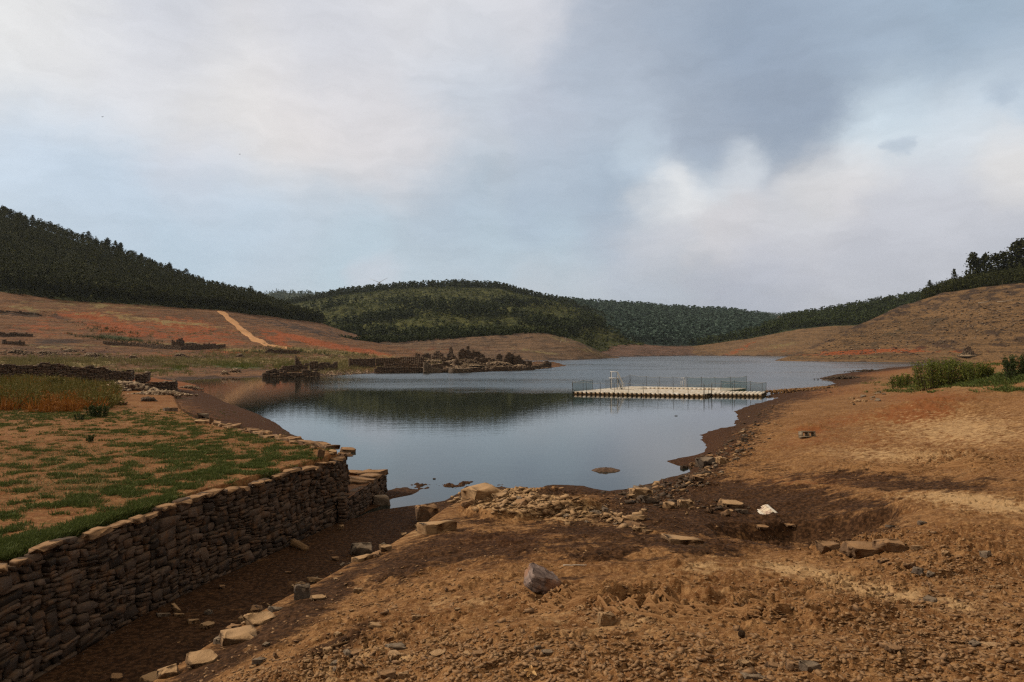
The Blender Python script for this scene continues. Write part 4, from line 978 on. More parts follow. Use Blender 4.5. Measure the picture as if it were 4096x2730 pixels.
# low wall continuing into the water
lw = [(-4.33 * K, 18.9 * K), (-4.12 * K, 21.0 * K), (-3.93 * K, 23.0 * K), (-4.6 * K, 23.35 * K), (-5.2 * K, 23.3 * K)]
v_, f_, a_ = stone_face(lw, -.25, lambda s: .74 * K - .1 + .03 * math.sin(s * 4), (.42, .17), .014, .04, .25, .08, 12)
lwo = empty('low_wall', (-4.1 * K, 21 * K, 0)); tag(lwo, 'low stone wall stub running from the terrace corner into the water', 'stone wall'); off = np.array(lwo.location)
mesh_obj('stone_facing', v_ - off, f_, M_WALL, lwo, attrs={'var': a_})
v_, f_, a_ = coping(lw[1:], lambda s: .74 * K - .13, (.9, 1.5), (.5, 1.1), (.08, .14), 15, .12)
mesh_obj('coping', v_ - off, f_, M_CAP, lwo, attrs={'var': a_})
gx, gy = np.meshgrid(np.linspace(0, 1, 26), np.linspace(0, 1, 50)); fx = (-4.25 + .25 * gy - 1.0 * gx) * K; fy = (19.2 + 3.9 * gy) * K
fz = .70 * K - .06 + .05 * fbm(fx * 2, fy * 2, 4, 3) - .1 * sstep(.9, 1, gy)
o_ = mesh_obj('earth_fill', np.stack([fx - .0, fy, fz], -1).reshape(-1, 3) - off, grid_faces(*fx.shape), mat_plain("fill_earth", (0.13, 0.06, 0.025), (0.20, 0.10, 0.045), 3), lwo, smooth=True)

# ---------------- single stones
PROTO = []
for i in range(14):
    dims = [(1, .8, .55), (1, .7, .4), (1, .9, .7), (1, .6, .25), (1, .75, .3), (1, .85, .45), (1, .55, .5)][i % 7]
    v_, f_ = rock_verts(200 + i, dims, 10 + i % 4, .05, 2, i % 7 in (3, 4))
    PROTO.append((v_, f_, dims))
MESHC = {}
def proto_mesh(i, mat):
    k = (i, mat.name)
    if k not in MESHC:
        v_, f_, d_ = PROTO[i]; me = mesh_obj('stone', v_, f_, mat, link=False, attrs={'var': np.full(len(v_), (i * .37) % 1)}).data; MESHC[k] = me
    return MESHC[k]
def stone(u, v, wpx, mat, label, i=0, yaw=None, tilt=(0, 0), sc=(1, 1, 1), sink=.25, group=None, name='stone', cat='stone', water_ok=False):
    h_ = hit(u, v)
    if water_ok or h_ is None: p = Vector(P(u, v, 0)); p.z = 0
    else: p = h_[0]
    w = wpx * p.y / F
    o = bpy.data.objects.new(name, proto_mesh(i, mat)); COL.objects.link(o)
    s = (w * sc[0], w * sc[1], w * sc[2]); o.scale = s
    o.rotation_euler = (tilt[0], tilt[1], random.random() * 6.28 if yaw is None else yaw)
    o.location = p + Vector((0, 0, PROTO[i][2][2] * s[2] * (.5 - sink)))
    return tag(o, label, cat, group)
random.seed(9)
HERO = [
 # u v width material proto yaw tilt scale sink label
 (426.5, 522, 27, 'CAP', 2, .35, (0, 0), (1, 1, 1.15), .12, 'big squarish orange brown block at the mouth of the trench'),
 (481, 499, 40, 'PALE', 4, .5, (.05, -.08), (1, 1.2, 1.3), .2, 'large pale flat slab at the water edge, highest of the rock shelf'),
 (436, 531, 42, 'PALE', 3, .2, (0, -.06), (1, .9, 1.2), .3, 'long pale slab with a grey front below the orange block'),
 (302, 598, 18, 'GREY', 2, .3, (0, 0), (1, .9, 1.5), .2, 'upright grey faced block standing in the trench bank'),
 (238, 640, 47, 'PALE', 4, .25, (.05, -.05), (1, 1.1, .9), .3, 'largest pale oval slab on the near trench bank'),
 (258, 624, 38, 'PALE', 0, .6, (.1, 0), (1, 1, .9), .35, 'pale wedge of rock behind the largest oval slab'),
 (276, 611, 18, 'GREY', 3, .8, (.35, .3), (1, .8, 1), .2, 'grey flake tilted up on the trench bank'),
 (202, 663, 32, 'PALE', 5, .4, (.1, -.1), (1, 1, 1.1), .3, 'pale boulder with a grey top at the lower left bank'),
 (170, 675, 26, 'PALE', 1, .4, (.1, -.1), (1, 1, 1.1), .3, 'rounded pale stone beside the bottom edge of the bank'),
 (152, 681, 22, 'PALE', 5, 1.0, (.1, -.1), (1, 1, 1.1), .3, 'pale stone cut by the bottom edge of the picture'),
 (364, 554, 28, 'GREY', 1, .2, (.1, .1), (1, 1, 1.2), .2, 'layered blue grey stone on the trench bank'),
 (362, 560, 22, 'PALE', 3, .6, (.1, -.1), (1, 1, 1), .3, 'tan slab wedged under the layered blue grey stone'),
 (385, 551, 17, 'PALE', 0, .2, (0, 0), (1, .8, 1), .2, 'squared pale stone on the bank above the layered grey one'),
 (341, 529, 6.5, 'PALE', 2, .2, (0, 0), (1, 1, 1.2), .15, 'small cream cobble lying alone on the trench mud'),
 (193, 623, 14, 'PALE', 3, .2, (0, 0), (1, 1, 1.2), .15, 'flat pointed cream stone in the middle of the trench'),
 (207, 627, 14, 'PALE', 5, 1.2, (0, 0), (1, 1, 1), .2, 'tan stone lying right of the cream stone in the trench'),
 (208, 614, 8, 'GREY', 2, 1.2, (0, 0), (1, 1, 1), .2, 'small grey brown cube of stone behind the pair in the trench'),
 (176, 611, 14, 'PALE', 6, -.6, (0, .3), (1, .8, 1), .2, 'leaning tan stone at the end of a slate pile in the trench'),
 (163, 616, 17, 'GREY', 3, .1, (0, 0), (1, .6, .8), .2, 'thin dark flag stone lying in the trench by the leaning stone'),
 (179, 616, 15, 'PALE', 3, -.1, (0, 0), (1, .6, .8), .2, 'thin tan flag stone under the leaning stone in the trench'),
 (222, 588, 8, 'CAP', 0, .1, (0, 0), (1, 1, 1), .2, 'small brown stone alone on the trench mud'),
 (117, 679, 14, 'CAP', 5, .1, (0, 0), (1, 1, 1), .2, 'brown stone on the trench mud at the bottom edge'),
 (48, 657, 34, 'GREY', 1, .5, (0, -.2), (1, .8, .8), .25, 'long grey block fallen at the foot of the tall wall'),
 (606, 624, 20, 'PALE', 2, .3, (0, .1), (1, .9, 1.15), .2, 'rounded tan boulder in front of the churned wheel ruts'),
 (681, 542, 44, 'PALE', 3, -.15, (.02, .06), (1, .9, .7), .35, 'broad pale flagstone on dark mud left of the hollow'),
 (648, 532, 12, 'PALE', 3, .2, (0, .1), (1, .7, .8), .2, 'pale flat flake on the mud right of the rock shelf'),
 (808, 671, 28, 'GREY', 0, .3, (0, .1), (1, .8, 1), .25, 'dark grey wedge of rock near the bottom edge'),
 (793, 669, 17, 'CAP', 2, 1.3, (.1, .1), (1, 1, 1), .25, 'brown stone touching the left side of the dark grey wedge'),
 (773, 667, 15, 'CAP', 5, .3, (0, .1), (1, 1, .9), .25, 'brown stone between the pale pair and the dark grey wedge'),
 (743, 665, 16, 'PALE', 0, .3, (0, .1), (1, 1, .9), .25, 'pale tan stone of the pair near the bottom edge'),
 (751, 677, 26, 'GREY', 4, .1, (0, 0), (1, .8, .7), .4, 'flat bluish grey stone half sunk at the bottom edge'),
 (893, 650, 16, 'CAP', 5, .5, (0, 0), (1, 1, .9), .25, 'brown stone alone on dry soil at lower right'),
 (976, 645, 15, 'GREY', 1, .5, (0, 0), (1, 1, .9), .25, 'brown grey stone next to a pale flat one at lower right'),
 (992, 646, 22, 'PALE', 4, .1, (0, 0), (1, .9, .6), .4, 'pale flat stone at lower right'),
 (884, 562, 14, 'CAP', 1, .4, (0, -.1), (1, .8, .9), .25, 'brown block on the gravel below the clay lumps'),
 (910, 567, 16, 'CAP', 6, .4, (0, -.1), (1, .8, .8), .25, 'brown block right of the first one on the gravel'),
 (826, 550, 30, 'CAP', 0, .1, (0, 0), (1, .8, .9), .3, 'broad clay crusted lump on the near lip of the hollow'),
 (862, 553, 40, 'CAP', 5, .1, (0, 0), (1, .7, .9), .3, 'long clay crusted boulder on the near lip of the hollow'),
 (892, 549, 36, 'CAP', 1, -.1, (0, 0), (1, .8, 1), .3, 'rounded clay crusted boulder at the right end of the hollow lip'),
 (704, 467, 24, 'GREY', 0, .4, (0, -.15), (1, .9, 1.1), .2, 'large grey banded boulder on the waterline rubble'),
 (722, 463, 14, 'PALE', 2, .4, (0, 0), (1, .9, .8), .2, 'tan block beside the large grey banded boulder'),
 (684, 469, 9, 'DARK', 2, .4, (0, 0), (1, .9, .9), .3, 'brown cobble standing in shallow water left of the grey boulder'),
 (674, 472, 4, 'DARK', 0, .4, (0, 0), (1, .9, .9), .3, 'tiny cobble in the water left of the brown cobble'),
 (640, 497, 26, 'PALE', 2, .3, (0, 0), (1, .8, .7), .2, 'pale block on top of the small cairn by the water'),
 (630, 498, 12, 'PALE', 0, .3, (0, 0), (1, .8, .9), .2, 'pale stone at the left end of the small cairn by the water'),
 (648, 503, 20, 'GREY', 6, .3, (0, .2), (1, .8, .9), .2, 'dark slanting slate under the pale block of the cairn'),
 (668, 508, 20, 'PALE', 0, .9, (.1, 0), (1, .9, .9), .25, 'pale lump of rock left of the squared block'),
 (685, 507, 18, 'PALE', 2, .15, (0, 0), (1, .9, .8), .2, 'squared pale block on the dark mud'),
 (731, 507, 24, 'PALE', 5, .15, (0, 0), (1, .9, .8), .2, 'pale broad block at the right end of the mud stones'),
 (742, 513, 14, 'GREY', 6, .15, (0, 0), (1, .9, .8), .2, 'grey slate under the pale broad block'),
 (709, 512, 13, 'CAP', 0, 1.15, (0, .3), (1, .9, .8), .2, 'tilted tan stone between the two pale blocks on the mud'),
 (726, 516, 10, 'CAP', 2, 2.15, (0, .5), (1, .9, 1.1), .2, 'pointed tan stone in front of the pale broad block'),
 (762, 528, 13, 'CAP', 5, .15, (0, 0), (1, .9, .8), .3, 'brown stone half buried in mud under the torn sheet'),
 (789, 526, 13, 'CAP', 0, .15, (0, 0), (1, .9, .6), .3, 'clay lump on the mud right of the torn sheet'),
 (321, 458, 10, 'CAP', 2, .3, (0, .1), (.8, .7, 1.5), .1, 'brown standing stone near the far corner of the terrace'),
 (211, 424, 6, 'CAP', 6, .3, (0, .3), (.8, .7, 2.2), .1, 'upright narrow stone on the far rim of the terrace'),
 (203, 418, 14, 'GREY', 0, .3, (0, 0), (1, .8, .9), .2, 'grey boulder on the far rim of the terrace'),
 (200, 423, 12, 'PALE', 5, .3, (0, 0), (1, .8, .8), .2, 'pale stone in front of the grey rim boulder'),
 (348, 453.5, 16, 'CAP', 5, .3, (0, 0), (1, .8, 1), .1, 'orange brown stone capping the far corner of the tall wall'),
 (49, 379, 10, 'PALE', 4, .1, (0, 0), (1, .5, 1.4), .0, 'pale oblong block behind the tall weeds'),
 (170, 411, 16, 'GREY', 3, .2, (0, 0), (1, .6, 1), .2, 'flat grey stone at the beach end of the terrace rim'),
 (123, 405, 12, 'CAP', 1, .2, (0, 0), (1, .7, 1), .2, 'reddish block on the terrace rim above the sandy beach'),
 (380, 504, 22, 'GREY', 4, .1, (0, 0), (1, .8, 1.4), .1, 'flat block with a tan top lying off the end of the low wall'),
 (335, 560, 10, 'CAP', 0, .1, (0, 0), (1, .8, .8), .1, 'small tan stone on mud beneath the driftwood log'),
 (288, 573, 8, 'CAP', 3, .1, (0, 0), (1, .8, .8), .1, 'curled pale flake on the trench mud'),
 (358, 592, 10, 'PALE', 2, .1, (0, 0), (1, .8, .8), .2, 'tan stone midway on the dark bank slope'),
 (318, 599, 16, 'PALE', 5, .5, (0, 0), (1, .8, .8), .3, 'pale wedge stone on the dark bank slope beside the grey faced block'),
 (351, 611, 6, 'PALE', 0, .5, (0, 0), (1, .8, .8), .3, 'little tan stone low on the dark bank slope'),
 (276, 658, 10, 'CAP', 6, .5, (0, .9), (1, .8, .8), .1, 'pointed brown stone standing at the edge of the dark slope'),
 (395, 648, 24, 'GREY', 4, .2, (0, 0), (1, .8, .7), .3, 'grey blue flagstone among the foreground slate'),
 (386, 676, 24, 'CAP', 0, .2, (0, 0), (1, .8, .8), .3, 'orange tinted boulder at the bottom edge'),
 (403, 677, 12, 'PALE', 2, .2, (0, 0), (1, .8, .9), .3, 'tan cube of stone right of the orange tinted boulder'),
 (416, 619, 10, 'PALE', 2, .2, (0, 0), (1, .8, .9), .3, 'cream cobble in the cracked clay'),
 (457, 610, 8, 'PALE', 0, .2, (0, 0), (1, .8, .9), .3, 'cream cobble up slope from its twin in the cracked clay'),
 (447, 592, 8, 'CAP', 6, .2, (0, 1.0), (1, .8, .9), .2, 'little pointed brown stone on smooth clay'),
 (547, 653, 12, 'GREY', 5, .2, (0, 0), (1, .8, .9), .3, 'dull grey brown stone in the foreground gravel'),
 (430, 590, 3, 'GREY', 5, .2, (0, 0), (1, .8, .9), .3, 'very small grey pebble left of the pointed stone'),
]
MM = {'PALE': M_PALE, 'GREY': M_GREY, 'CAP': M_CAP, 'DARK': M_DARKST}
for (u, v, w, m_, i, yaw, tl, sc, sk, lab) in HERO:
    stone(u, v, w, MM[m_], lab, i, yaw, tl, sc, sk)
# the layered boulder: tilted slate book
def layered_boulder():
    h_ = hit(541, 588); p = h_[0]; w = 36 * p.y / F
    V, Fc = rock_verts(77, (w * .98, w * .85, w * .56), 12, .07, 2)
    m_, nt, b2 = new_mat("banded_slate"); q = nt('TexCoord').outputs['Object']
    band = nt.noise(nt.scale(q, (1.5, 1.5, 14)), 1.4, 6, .65, .5); c = nt.mix(nt.rng(band, .42, .58), (0.11, 0.082, 0.078), (0.27, 0.205, 0.185)); c = nt.mix(nt.rng(nt.noise(q, 3, 5, .6), .5, .62, 0, .7), c, (0.25, 0.12, 0.06))
    nt.l.new(c, b2.inputs['Base Color']); b2.inputs['Roughness'].default_value = .8; nt.l.new(nt('Bump', {'Strength': .8, 'Distance': .04, 'Height': band}).outputs[0], b2.inputs['Normal'])
    o = mesh_obj('boulder', V, Fc, m_); o.location = p + Vector((0, .05, w * .22)); o.rotation_euler = (.45, .38, .5)
    tag(o, 'tilted purple grey banded slate boulder on the open clay', 'boulder')
layered_boulder()
# stones that line a course, alike enough to share their label
def scatter_line(pts, n, wpx, spread, mats, label, group, seed, tilt=.3, sink=.3, up=0):
    random.seed(seed)
    cum = [0]
    for a, b in zip(pts[:-1], pts[1:]): cum.append(cum[-1] + math.hypot(b[0] - a[0], b[1] - a[1]))
    for _ in range(n):
        s = random.random() * cum[-1]; k = max(i for i in range(len(cum)) if cum[i] <= s); k = min(k, len(pts) - 2)
        f = (s - cum[k]) / (cum[k + 1] - cum[k]); u = pts[k][0] + (pts[k + 1][0] - pts[k][0]) * f; v = pts[k][1] + (pts[k + 1][1] - pts[k][1]) * f
        u += random.gauss(0, spread[0]); v += random.gauss(0, spread[1]); w = wpx[0] + (wpx[1] - wpx[0]) * random.random() ** 2
        h_ = hit(u, v)
        if h_ is None or h_[0].z < .0: continue
        stone(u, v, w, random.choice(mats), label, random.randrange(14), None, (random.uniform(-tilt, tilt), random.uniform(-tilt, tilt)), (1, 1, random.uniform(.7, 1.2)), sink, group)
scatter_line([(186, 668), (262, 613), (312, 583), (345, 566), (387, 548), (418, 529)], 30, (5, 17), (4, 2.5), [M_PALE, M_CAP, M_PALE, M_GREY], 'one of the small stones lining the near edge of the trench', 'stones lining the near trench bank', 21)
scatter_line([(470, 503), (500, 499), (540, 503), (590, 512), (640, 527)], 38, (5, 22), (12, 6), [M_PALE, M_CAP, M_PALE, M_GREY], 'one of the pale clay crusted stones of the rock shelf at the water', 'stones of the pale rock shelf', 22, sink=.4)
scatter_line([(640, 496), (690, 484), (700, 472), (716, 462), (735, 450), (745, 432)], 40, (4, 12), (8, 4), [M_DARKST, M_CAP, M_PALE, M_GREY], 'one of the slate pieces strewn along the right waterline', 'slate rubble along the right waterline', 23)
scatter_line([(655, 500), (700, 506), (745, 510)], 12, (4, 12), (10, 4), [M_CAP, M_PALE, M_DARKST], 'one of the minor stones on the dark mud right of the rock shelf', 'minor stones on the dark mud', 24)
scatter_line([(850, 405), (870, 397), (885, 391)], 18, (3, 8), (5, 2), [M_GREY, M_PALE], 'one of the heaped stones below the right bush', 'heaped stones below the right bush', 25)
scatter_line([(200, 422), (300, 443), (340, 456)], 15, (4, 11), (4, 1.5), [M_CAP, M_PALE], 'one of the loose stones on the far rim of the terrace', 'loose stones on the far terrace rim', 26, sink=.2)
scatter_line([(330, 512), (300, 528), (200, 576), (60, 655)], 15, (4, 12), (5, 2.5), [M_DARKST, M_GREY, M_CAP], 'one of the fallen stones along the foot of the tall wall', 'fallen stones at the wall foot', 27)
scatter_line([(250, 665), (330, 650), (420, 655), (560, 665)], 26, (7, 20), (40, 10), [M_PALE, M_CAP, M_PALE, M_GREY], 'one of the angular slate pieces in the lower left foreground', 'slate pieces in the lower left foreground', 28, .2, .35)
scatter_line([(880, 530), (960, 560), (1010, 590), (900, 600)], 20, (6, 16), (35, 12), [M_CAP, M_GREY, M_PALE], 'one of the slate lumps scattered over the right slope', 'slate lumps on the right slope', 29, .2, .35)
# gravel: uncountable chips
def gravel(name, n, region, size, mat, label, seed, lands=None, pw=5, kind='gravel', zmin=.02):
    r = np.random.default_rng(seed); chips = [rock_verts(500 + k, (1, .62, .16 + .10 * (k % 3)), 9, 0, 0) for k in range(6)]
    V = []; Fc = []; A = []; nn = 0
    u = r.uniform(region[0], region[1], n * 4); v = region[2] + (region[3] - region[2]) * r.random(n * 4)
    dens = blobs(u, v, region[4]); keep = r.random(n * 4) < dens; u = u[keep][:n]; v = v[keep][:n]
    for a, b in zip(u, v):
        h_ = hit(a, b, lands or [ground])
        if h_ is None or h_[0].z < zmin: continue
        p = h_[0]; s = size[0] + (size[1] - size[0]) * r.random() ** pw
        rv, rf = chips[r.integers(6)]
        M = np.array(Euler((r.uniform(-.4, .4), r.uniform(-.4, .4), r.uniform(0, 6.28))).to_matrix())
        V.append(rv * s @ M.T + np.array(p) + np.array((0, 0, .08 * s))); Fc += [[k + nn for k in q] for q in rf]; A += [r.random()] * len(rv); nn += len(rv)
    o = mesh_obj(name, np.concatenate(V), Fc, mat, attrs={'var': np.array(A)})
    return tag(o, label, kind, None, 'stuff')
GR = "300 670 120 22 -15 1|480 655 160 26 0 1|700 660 200 22 0 .8|930 640 120 40 0 .9|950 570 110 26 8 1|880 540 60 12 0 .9|600 610 120 14 8 .7|400 600 110 28 -15 .45|560 510 70 12 0 .8|480 500 30 8 0 .8|690 490 60 22 -20 .7|730 455 30 18 -30 .6|960 465 80 10 0 .7|830 600 200 30 0 .35|860 425 80 20 0 .3"
gravel('gravel', 30000, (130, 1030, 420, 684, GR), (.008, .095), M_GRAVEL, 'slate chips and clay crumbs scattered over the near ground', 31)
gravel('pebbles', 900, (130, 1030, 420, 684, GR), (.02, .16), M_CAP, 'grey brown slate flakes mixed into the near gravel', 32)

gravel('shore_rubble', 4200, (600, 840, 385, 510, "650 494 26 7 0 1|680 484 24 7 -20 1|704 470 22 8 -30 1|724 458 20 8 -30 1|742 444 16 8 -30 1|748 428 14 7 0 .9|765 412 16 6 -20 .7|670 505 60 4 5 .5|800 392 40 3 -5 .7"), (.05, .42), M_DARKST, 'dark broken slate strewn thickly along the right waterline', 33)
gravel('shelf_rubble', 1500, (450, 650, 484, 530, "530 504 60 9 8 1|480 500 20 6 0 1|615 520 20 5 20 .8"), (.05, .45), M_PALE, 'clay crusted rubble covering the pale rock shelf', 34)
M_CLOD = mat_stone("clay_clod", (0.15, 0.072, 0.028), (0.25, 0.135, 0.056), (0.20, 0.10, 0.04), (0.30, 0.17, 0.075), .5)
gravel('clay_clods', 1500, (450, 1030, 430, 640, "560 597 45 7 12 1|655 606 60 10 6 1|745 612 90 9 3 .9|950 460 60 7 0 1|880 472 60 4 0 .9|980 478 40 3 0 .8|860 548 70 6 0 .8|640 585 40 6 0 .6|905 560 80 12 0 .5"), (.02, .13), M_CLOD, 'broken clay clods churned up along the wheel ruts', 35)

gravel('shore_chips', 1500, (600, 840, 385, 510, "655 494 26 7 0 1|684 484 24 7 -20 1|710 470 22 8 -30 1|730 458 20 8 -30 1|750 444 16 8 -30 1|758 428 14 7 0 .9|780 412 26 6 -20 .7"), (.05, .38), M_PALE, 'tan broken slate mixed into the dark rubble of the right waterline', 36)

def rut_ridges():
    r = random.Random(12); V = []; Fc = []; A = []; n = 0
    for (u, v, sc, a0) in ((566, 600, .75, 185), (658, 606, 1.05, 180), (700, 606, .7, 190), (742, 612, .7, 185), (960, 462, 1.5, 190), (900, 470, 1.2, 185)):
        p = hit(u, v, [ground])[0]; cx, cy = p.x + .55 * sc, p.y + .75 * sc
        for k in range(8):
            R = (.42 + .13 * k) * sc; a1 = a0 + r.uniform(-8, 22); a2 = a0 + r.uniform(80, 110); m = 16; wd = .038 * sc * r.uniform(.7, 1.3); ring = []
            for i in range(m):
                t = i / (m - 1); a = math.radians(a1 + (a2 - a1) * t); tp = math.sin(math.pi * min(1, max(0, t * .94 + .03))) ** .5 * wd * r.uniform(.75, 1.2)
                x, y = cx + R * math.cos(a), cy + R * math.sin(a) * 1.0; z = gz(x, y, [ground]); ca, sa = math.cos(a), math.sin(a)
                for (o_, h_) in ((-1.1, -.5), (-.55, .7), (.15, 1.25), (.6, .6), (1.0, -.5)): V.append((x + ca * o_ * tp, y + sa * o_ * tp, z + h_ * tp)); A.append(.4 + .2 * r.random())
            for i in range(m - 1):
                for j in range(4): q = n + i * 5 + j; Fc.append((q, q + 1, q + 6, q + 5))
            n += m * 5
    o = mesh_obj('clay_ridges', np.array(V), Fc, M_CLOD, attrs={'var': np.array(A)}); tag(o, 'curved clay ridges pressed up by wheel treads', 'clay ridges', None, 'stuff')
rut_ridges()
# ---------------------------------------------------------------- ground plants
M_GRASS = mat_leaf("ground_cover", (0.040, 0.060, 0.015), (0.100, 0.130, 0.034), (0.18, 0.18, 0.065))
M_WEED = mat_leaf("tall_weeds", (0.070, 0.070, 0.018), (0.150, 0.125, 0.034), (0.30, 0.14, 0.03))
M_WEEDR = mat_leaf("rusty_weeds", (0.16, 0.060, 0.013), (0.28, 0.115, 0.022), (0.40, 0.20, 0.04))
M_BUSH = mat_leaf("willow_leaves", (0.052, 0.070, 0.014), (0.130, 0.150, 0.030), (0.23, 0.22, 0.06))
M_STRAW = mat_leaf("straw", (0.12, 0.105, 0.045), (0.21, 0.185, 0.085), (0.30, 0.26, 0.13))
M_DGREEN = mat_leaf("dark_leaves", (0.020, 0.034, 0.012), (0.05, 0.07, 0.022), (0.08, 0.10, 0.035))
def blade_proto(n, seed, spread=.5, lean=.5, w=.05):
    """tuft of n blades, unit height"""
    r = np.random.default_rng(seed); a = r.random(n) * 6.2832; R = spread * np.sqrt(r.random(n)); h = .3 + .7 * r.random(n)
    bx, by = R * np.cos(a), R * np.sin(a); a2 = a + r.normal(0, .7, n); l = lean * r.random(n)
    tx, ty = bx + l * np.cos(a2), by + l * np.sin(a2); px, py = -np.sin(a2 + r.random(n) * 3) * w, np.cos(a2 + r.random(n) * 3) * w
    mx, my = bx * .6 + tx * .4, by * .6 + ty * .4
    V = np.stack([np.stack([bx - px, by - py, 0 * h], 1), np.stack([bx + px, by + py, 0 * h], 1), np.stack([mx * .4 + tx * .6 + px * .6, my * .4 + ty * .6 + py * .6, h * .75], 1), np.stack([tx, ty, h], 1)], 1)
    return V.reshape(-1, 3), np.repeat(r.random(n) * .75, 4)
def plants(name, spec, n, protos, hts, mat, label, cat, seed, box, thr=.5, wide=1.0, only=None, na=.6, ns=.5, sink=0.0, kind='stuff'):
    r = np.random.default_rng(seed); P_ = []; Hh = []
    u = r.uniform(box[0], box[1], n * 3); v = r.uniform(box[2], box[3], n * 3)
    d = blobs(u, v, spec)
    for a, b, dd in zip(u, v, d):
        if dd < .06 or len(P_) >= n: continue
        h_ = hit(a, b, only)
        if h_ is None or h_[0].z < .03: continue
        p = h_[0]; nz_ = float(fbm(np.array([p.x * ns]), np.array([p.y * ns]), 4, seed)[0])
        if dd + na * nz_ * 1.6 + r.uniform(-.42, .42) < thr or r.random() > min(1, dd + .4): continue
        P_.append((p.x, p.y, p.z - sink)); Hh.append(hts[0] + (hts[1] - hts[0]) * r.random() ** 1.5)
    return scatter_mesh(name, protos, np.array(P_), np.array(Hh), mat, label, cat, kind, wide, seed=seed)
tuft = [blade_proto(14, s, .9, .9, .10) for s in range(6)]
plants('ground_cover', GSPEC, 40000, tuft, (.035, .13), M_GRASS, 'low dark green ground cover in patches over the terrace', 'ground cover', 41, (-20, 350, 405, 560), .68, 1.0, [ground], 1.15, 1.2)
plants('dry_stalks', "60 470 160 40 0 .8|250 450 80 20 0 .6", 5000, [blade_proto(6, s, .9, .9, .05) for s in range(4)], (.05, .16), M_STRAW, 'thin dry stalks over the bare parts of the terrace', 'dry grass', 42, (-20, 350, 408, 560), .5, 1.2, [ground])
tall = [blade_proto(30, s + 40, .5, .75, .035) for s in range(6)]
wmix = tall + [crown(60, .06, s, 'bush') for s in range(4)]
plants('tall_weeds', "10 398 60 8 0 1|60 395 50 8 0 1|90 398 20 6 0 .9|40 384 60 4 0 .8|100 405 12 4 0 .7", 1900, wmix, (.35, 1.35), M_WEED, 'tall olive weeds at the back left of the terrace', 'weeds', 43, (-30, 118, 380, 410), .45, .9, [ground], 1.0, .6)
plants('rusty_weeds', "60 407 24 6 0 1.2|10 402 40 6 0 .9|88 400 16 4 0 1|45 396 50 5 0 .5|30 384 50 3 0 .5", 700, wmix, (.3, 1.1), M_WEEDR, 'rusty orange weeds along the front of the tall olive weeds', 'weeds', 44, (-30, 110, 380, 413), .5, .9, [ground], 1.0, .7)
plants('ground_cover', "960 382 60 4 0 1|1000 378 40 5 0 .9|920 386 30 2.5 0 .8|1010 390 30 2 0 .7|1000 364 30 2 0 .6|900 391 30 2 0 .5", 3500, tuft, (.12, .34), M_GRASS, 'low green ground cover round the foot of the right bush', 'ground cover', 45, (860, 1040, 360, 397), .5, 1.5, [ground])
def bush(u0, v0, wpx, hpx, label, mat=M_BUSH, seed=1, n=5200, leaf=.028, name='bush', base=None):
    p = hit(u0, v0, [ground])[0]; w = wpx * p.y / F; h = hpx * p.y / F
    r = np.random.default_rng(seed); root = empty(name, p)
    # many stems splay from a wide stool; willowy leaf cards ride along them
    V = []; A = []; st = MB()
    ns = max(14, n // 60)
    for k in range(ns):
        a = r.random() * 6.2832; R = (w * .34) * math.sqrt(r.random()); bx, by = R * math.cos(a), R * math.sin(a) * .6
        out = R / (w * .5); l = h * (1.02 - .45 * out ** 2) * r.uniform(.75, 1.05); lean = .5 * out + r.uniform(-.1, .2)
        tip = np.array((bx + math.cos(a) * lean * l * .6, by + math.sin(a) * lean * l * .45, l)); b0 = np.array((bx, by, 0))
        b0[2] = gz(p.x + bx, p.y + by, [ground]) - p.z - .05
        if k % 2 == 0: st.tube([tuple(b0), tuple(b0 * .45 + tip * .55 + (0, 0, .08 * l)), tuple(tip)], .012 * h, 4, .003 * h)
        m = n // ns; t = r.random(m) ** .7
        c = b0[None] * (1 - t)[:, None] + tip[None] * t[:, None] + r.normal(0, .045 * h, (m, 3))
        d = np.array((math.cos(a) * .5, math.sin(a) * .5, .45)) + r.normal(0, .8, (m, 3)); d /= np.linalg.norm(d, axis=1)[:, None]
        s = np.cross(d, r.normal(0, 1, (m, 3))); s /= np.linalg.norm(s, axis=1)[:, None]; L = leaf * h * r.uniform(.7, 1.6, (m, 1)) * 1.6
        V.append(np.stack([c - d * L, c - s * L * .28, c + d * L, c + s * L * .28], 1).reshape(-1, 3)); A.append(np.repeat(r.random(m) * .5 + .5 * r.random(), 4))
    V = np.concatenate(V); mesh_obj('foliage', V, np.arange(len(V)).reshape(-1, 4), mat, root, attrs={'var': np.concatenate(A)})
    st.build('stems', M_BARK, root)
    return tag(root, label, 'bush')
bush(945, 386, 76, 28, 'big bright green willow bush on the right beach', seed=2, n=9000, leaf=.022)
bush(903, 387.5, 32, 13, 'small pale green bush at the left foot of the big willow bush', seed=3, n=2200, leaf=.04)
bush(978, 381, 34, 18, 'darker green bush leaning on the right side of the big willow bush', seed=4, n=2600, leaf=.035)
bush(1021, 376, 44, 22, 'dark green bush cut by the right picture edge', M_DGREEN, 5, 4000, .03)
bush(97, 417, 26, 13, 'dark leafy thistle clump on the back of the terrace', M_DGREEN, 6, 1500, .05, 'weed_clump')
bush(79, 420, 12, 7, 'small dark weed clump left of the leafy thistle clump', M_DGREEN, 7, 500, .07, 'weed_clump')
bush(90.5, 442.5, 9, 8, 'single dark rosette weed alone on bare terrace soil', M_DGREEN, 8, 350, .08, 'weed_clump')
bush(58, 391, 30, 15, 'olive bush growing in front of the old dark wall', M_WEED, 9, 1500, .04)
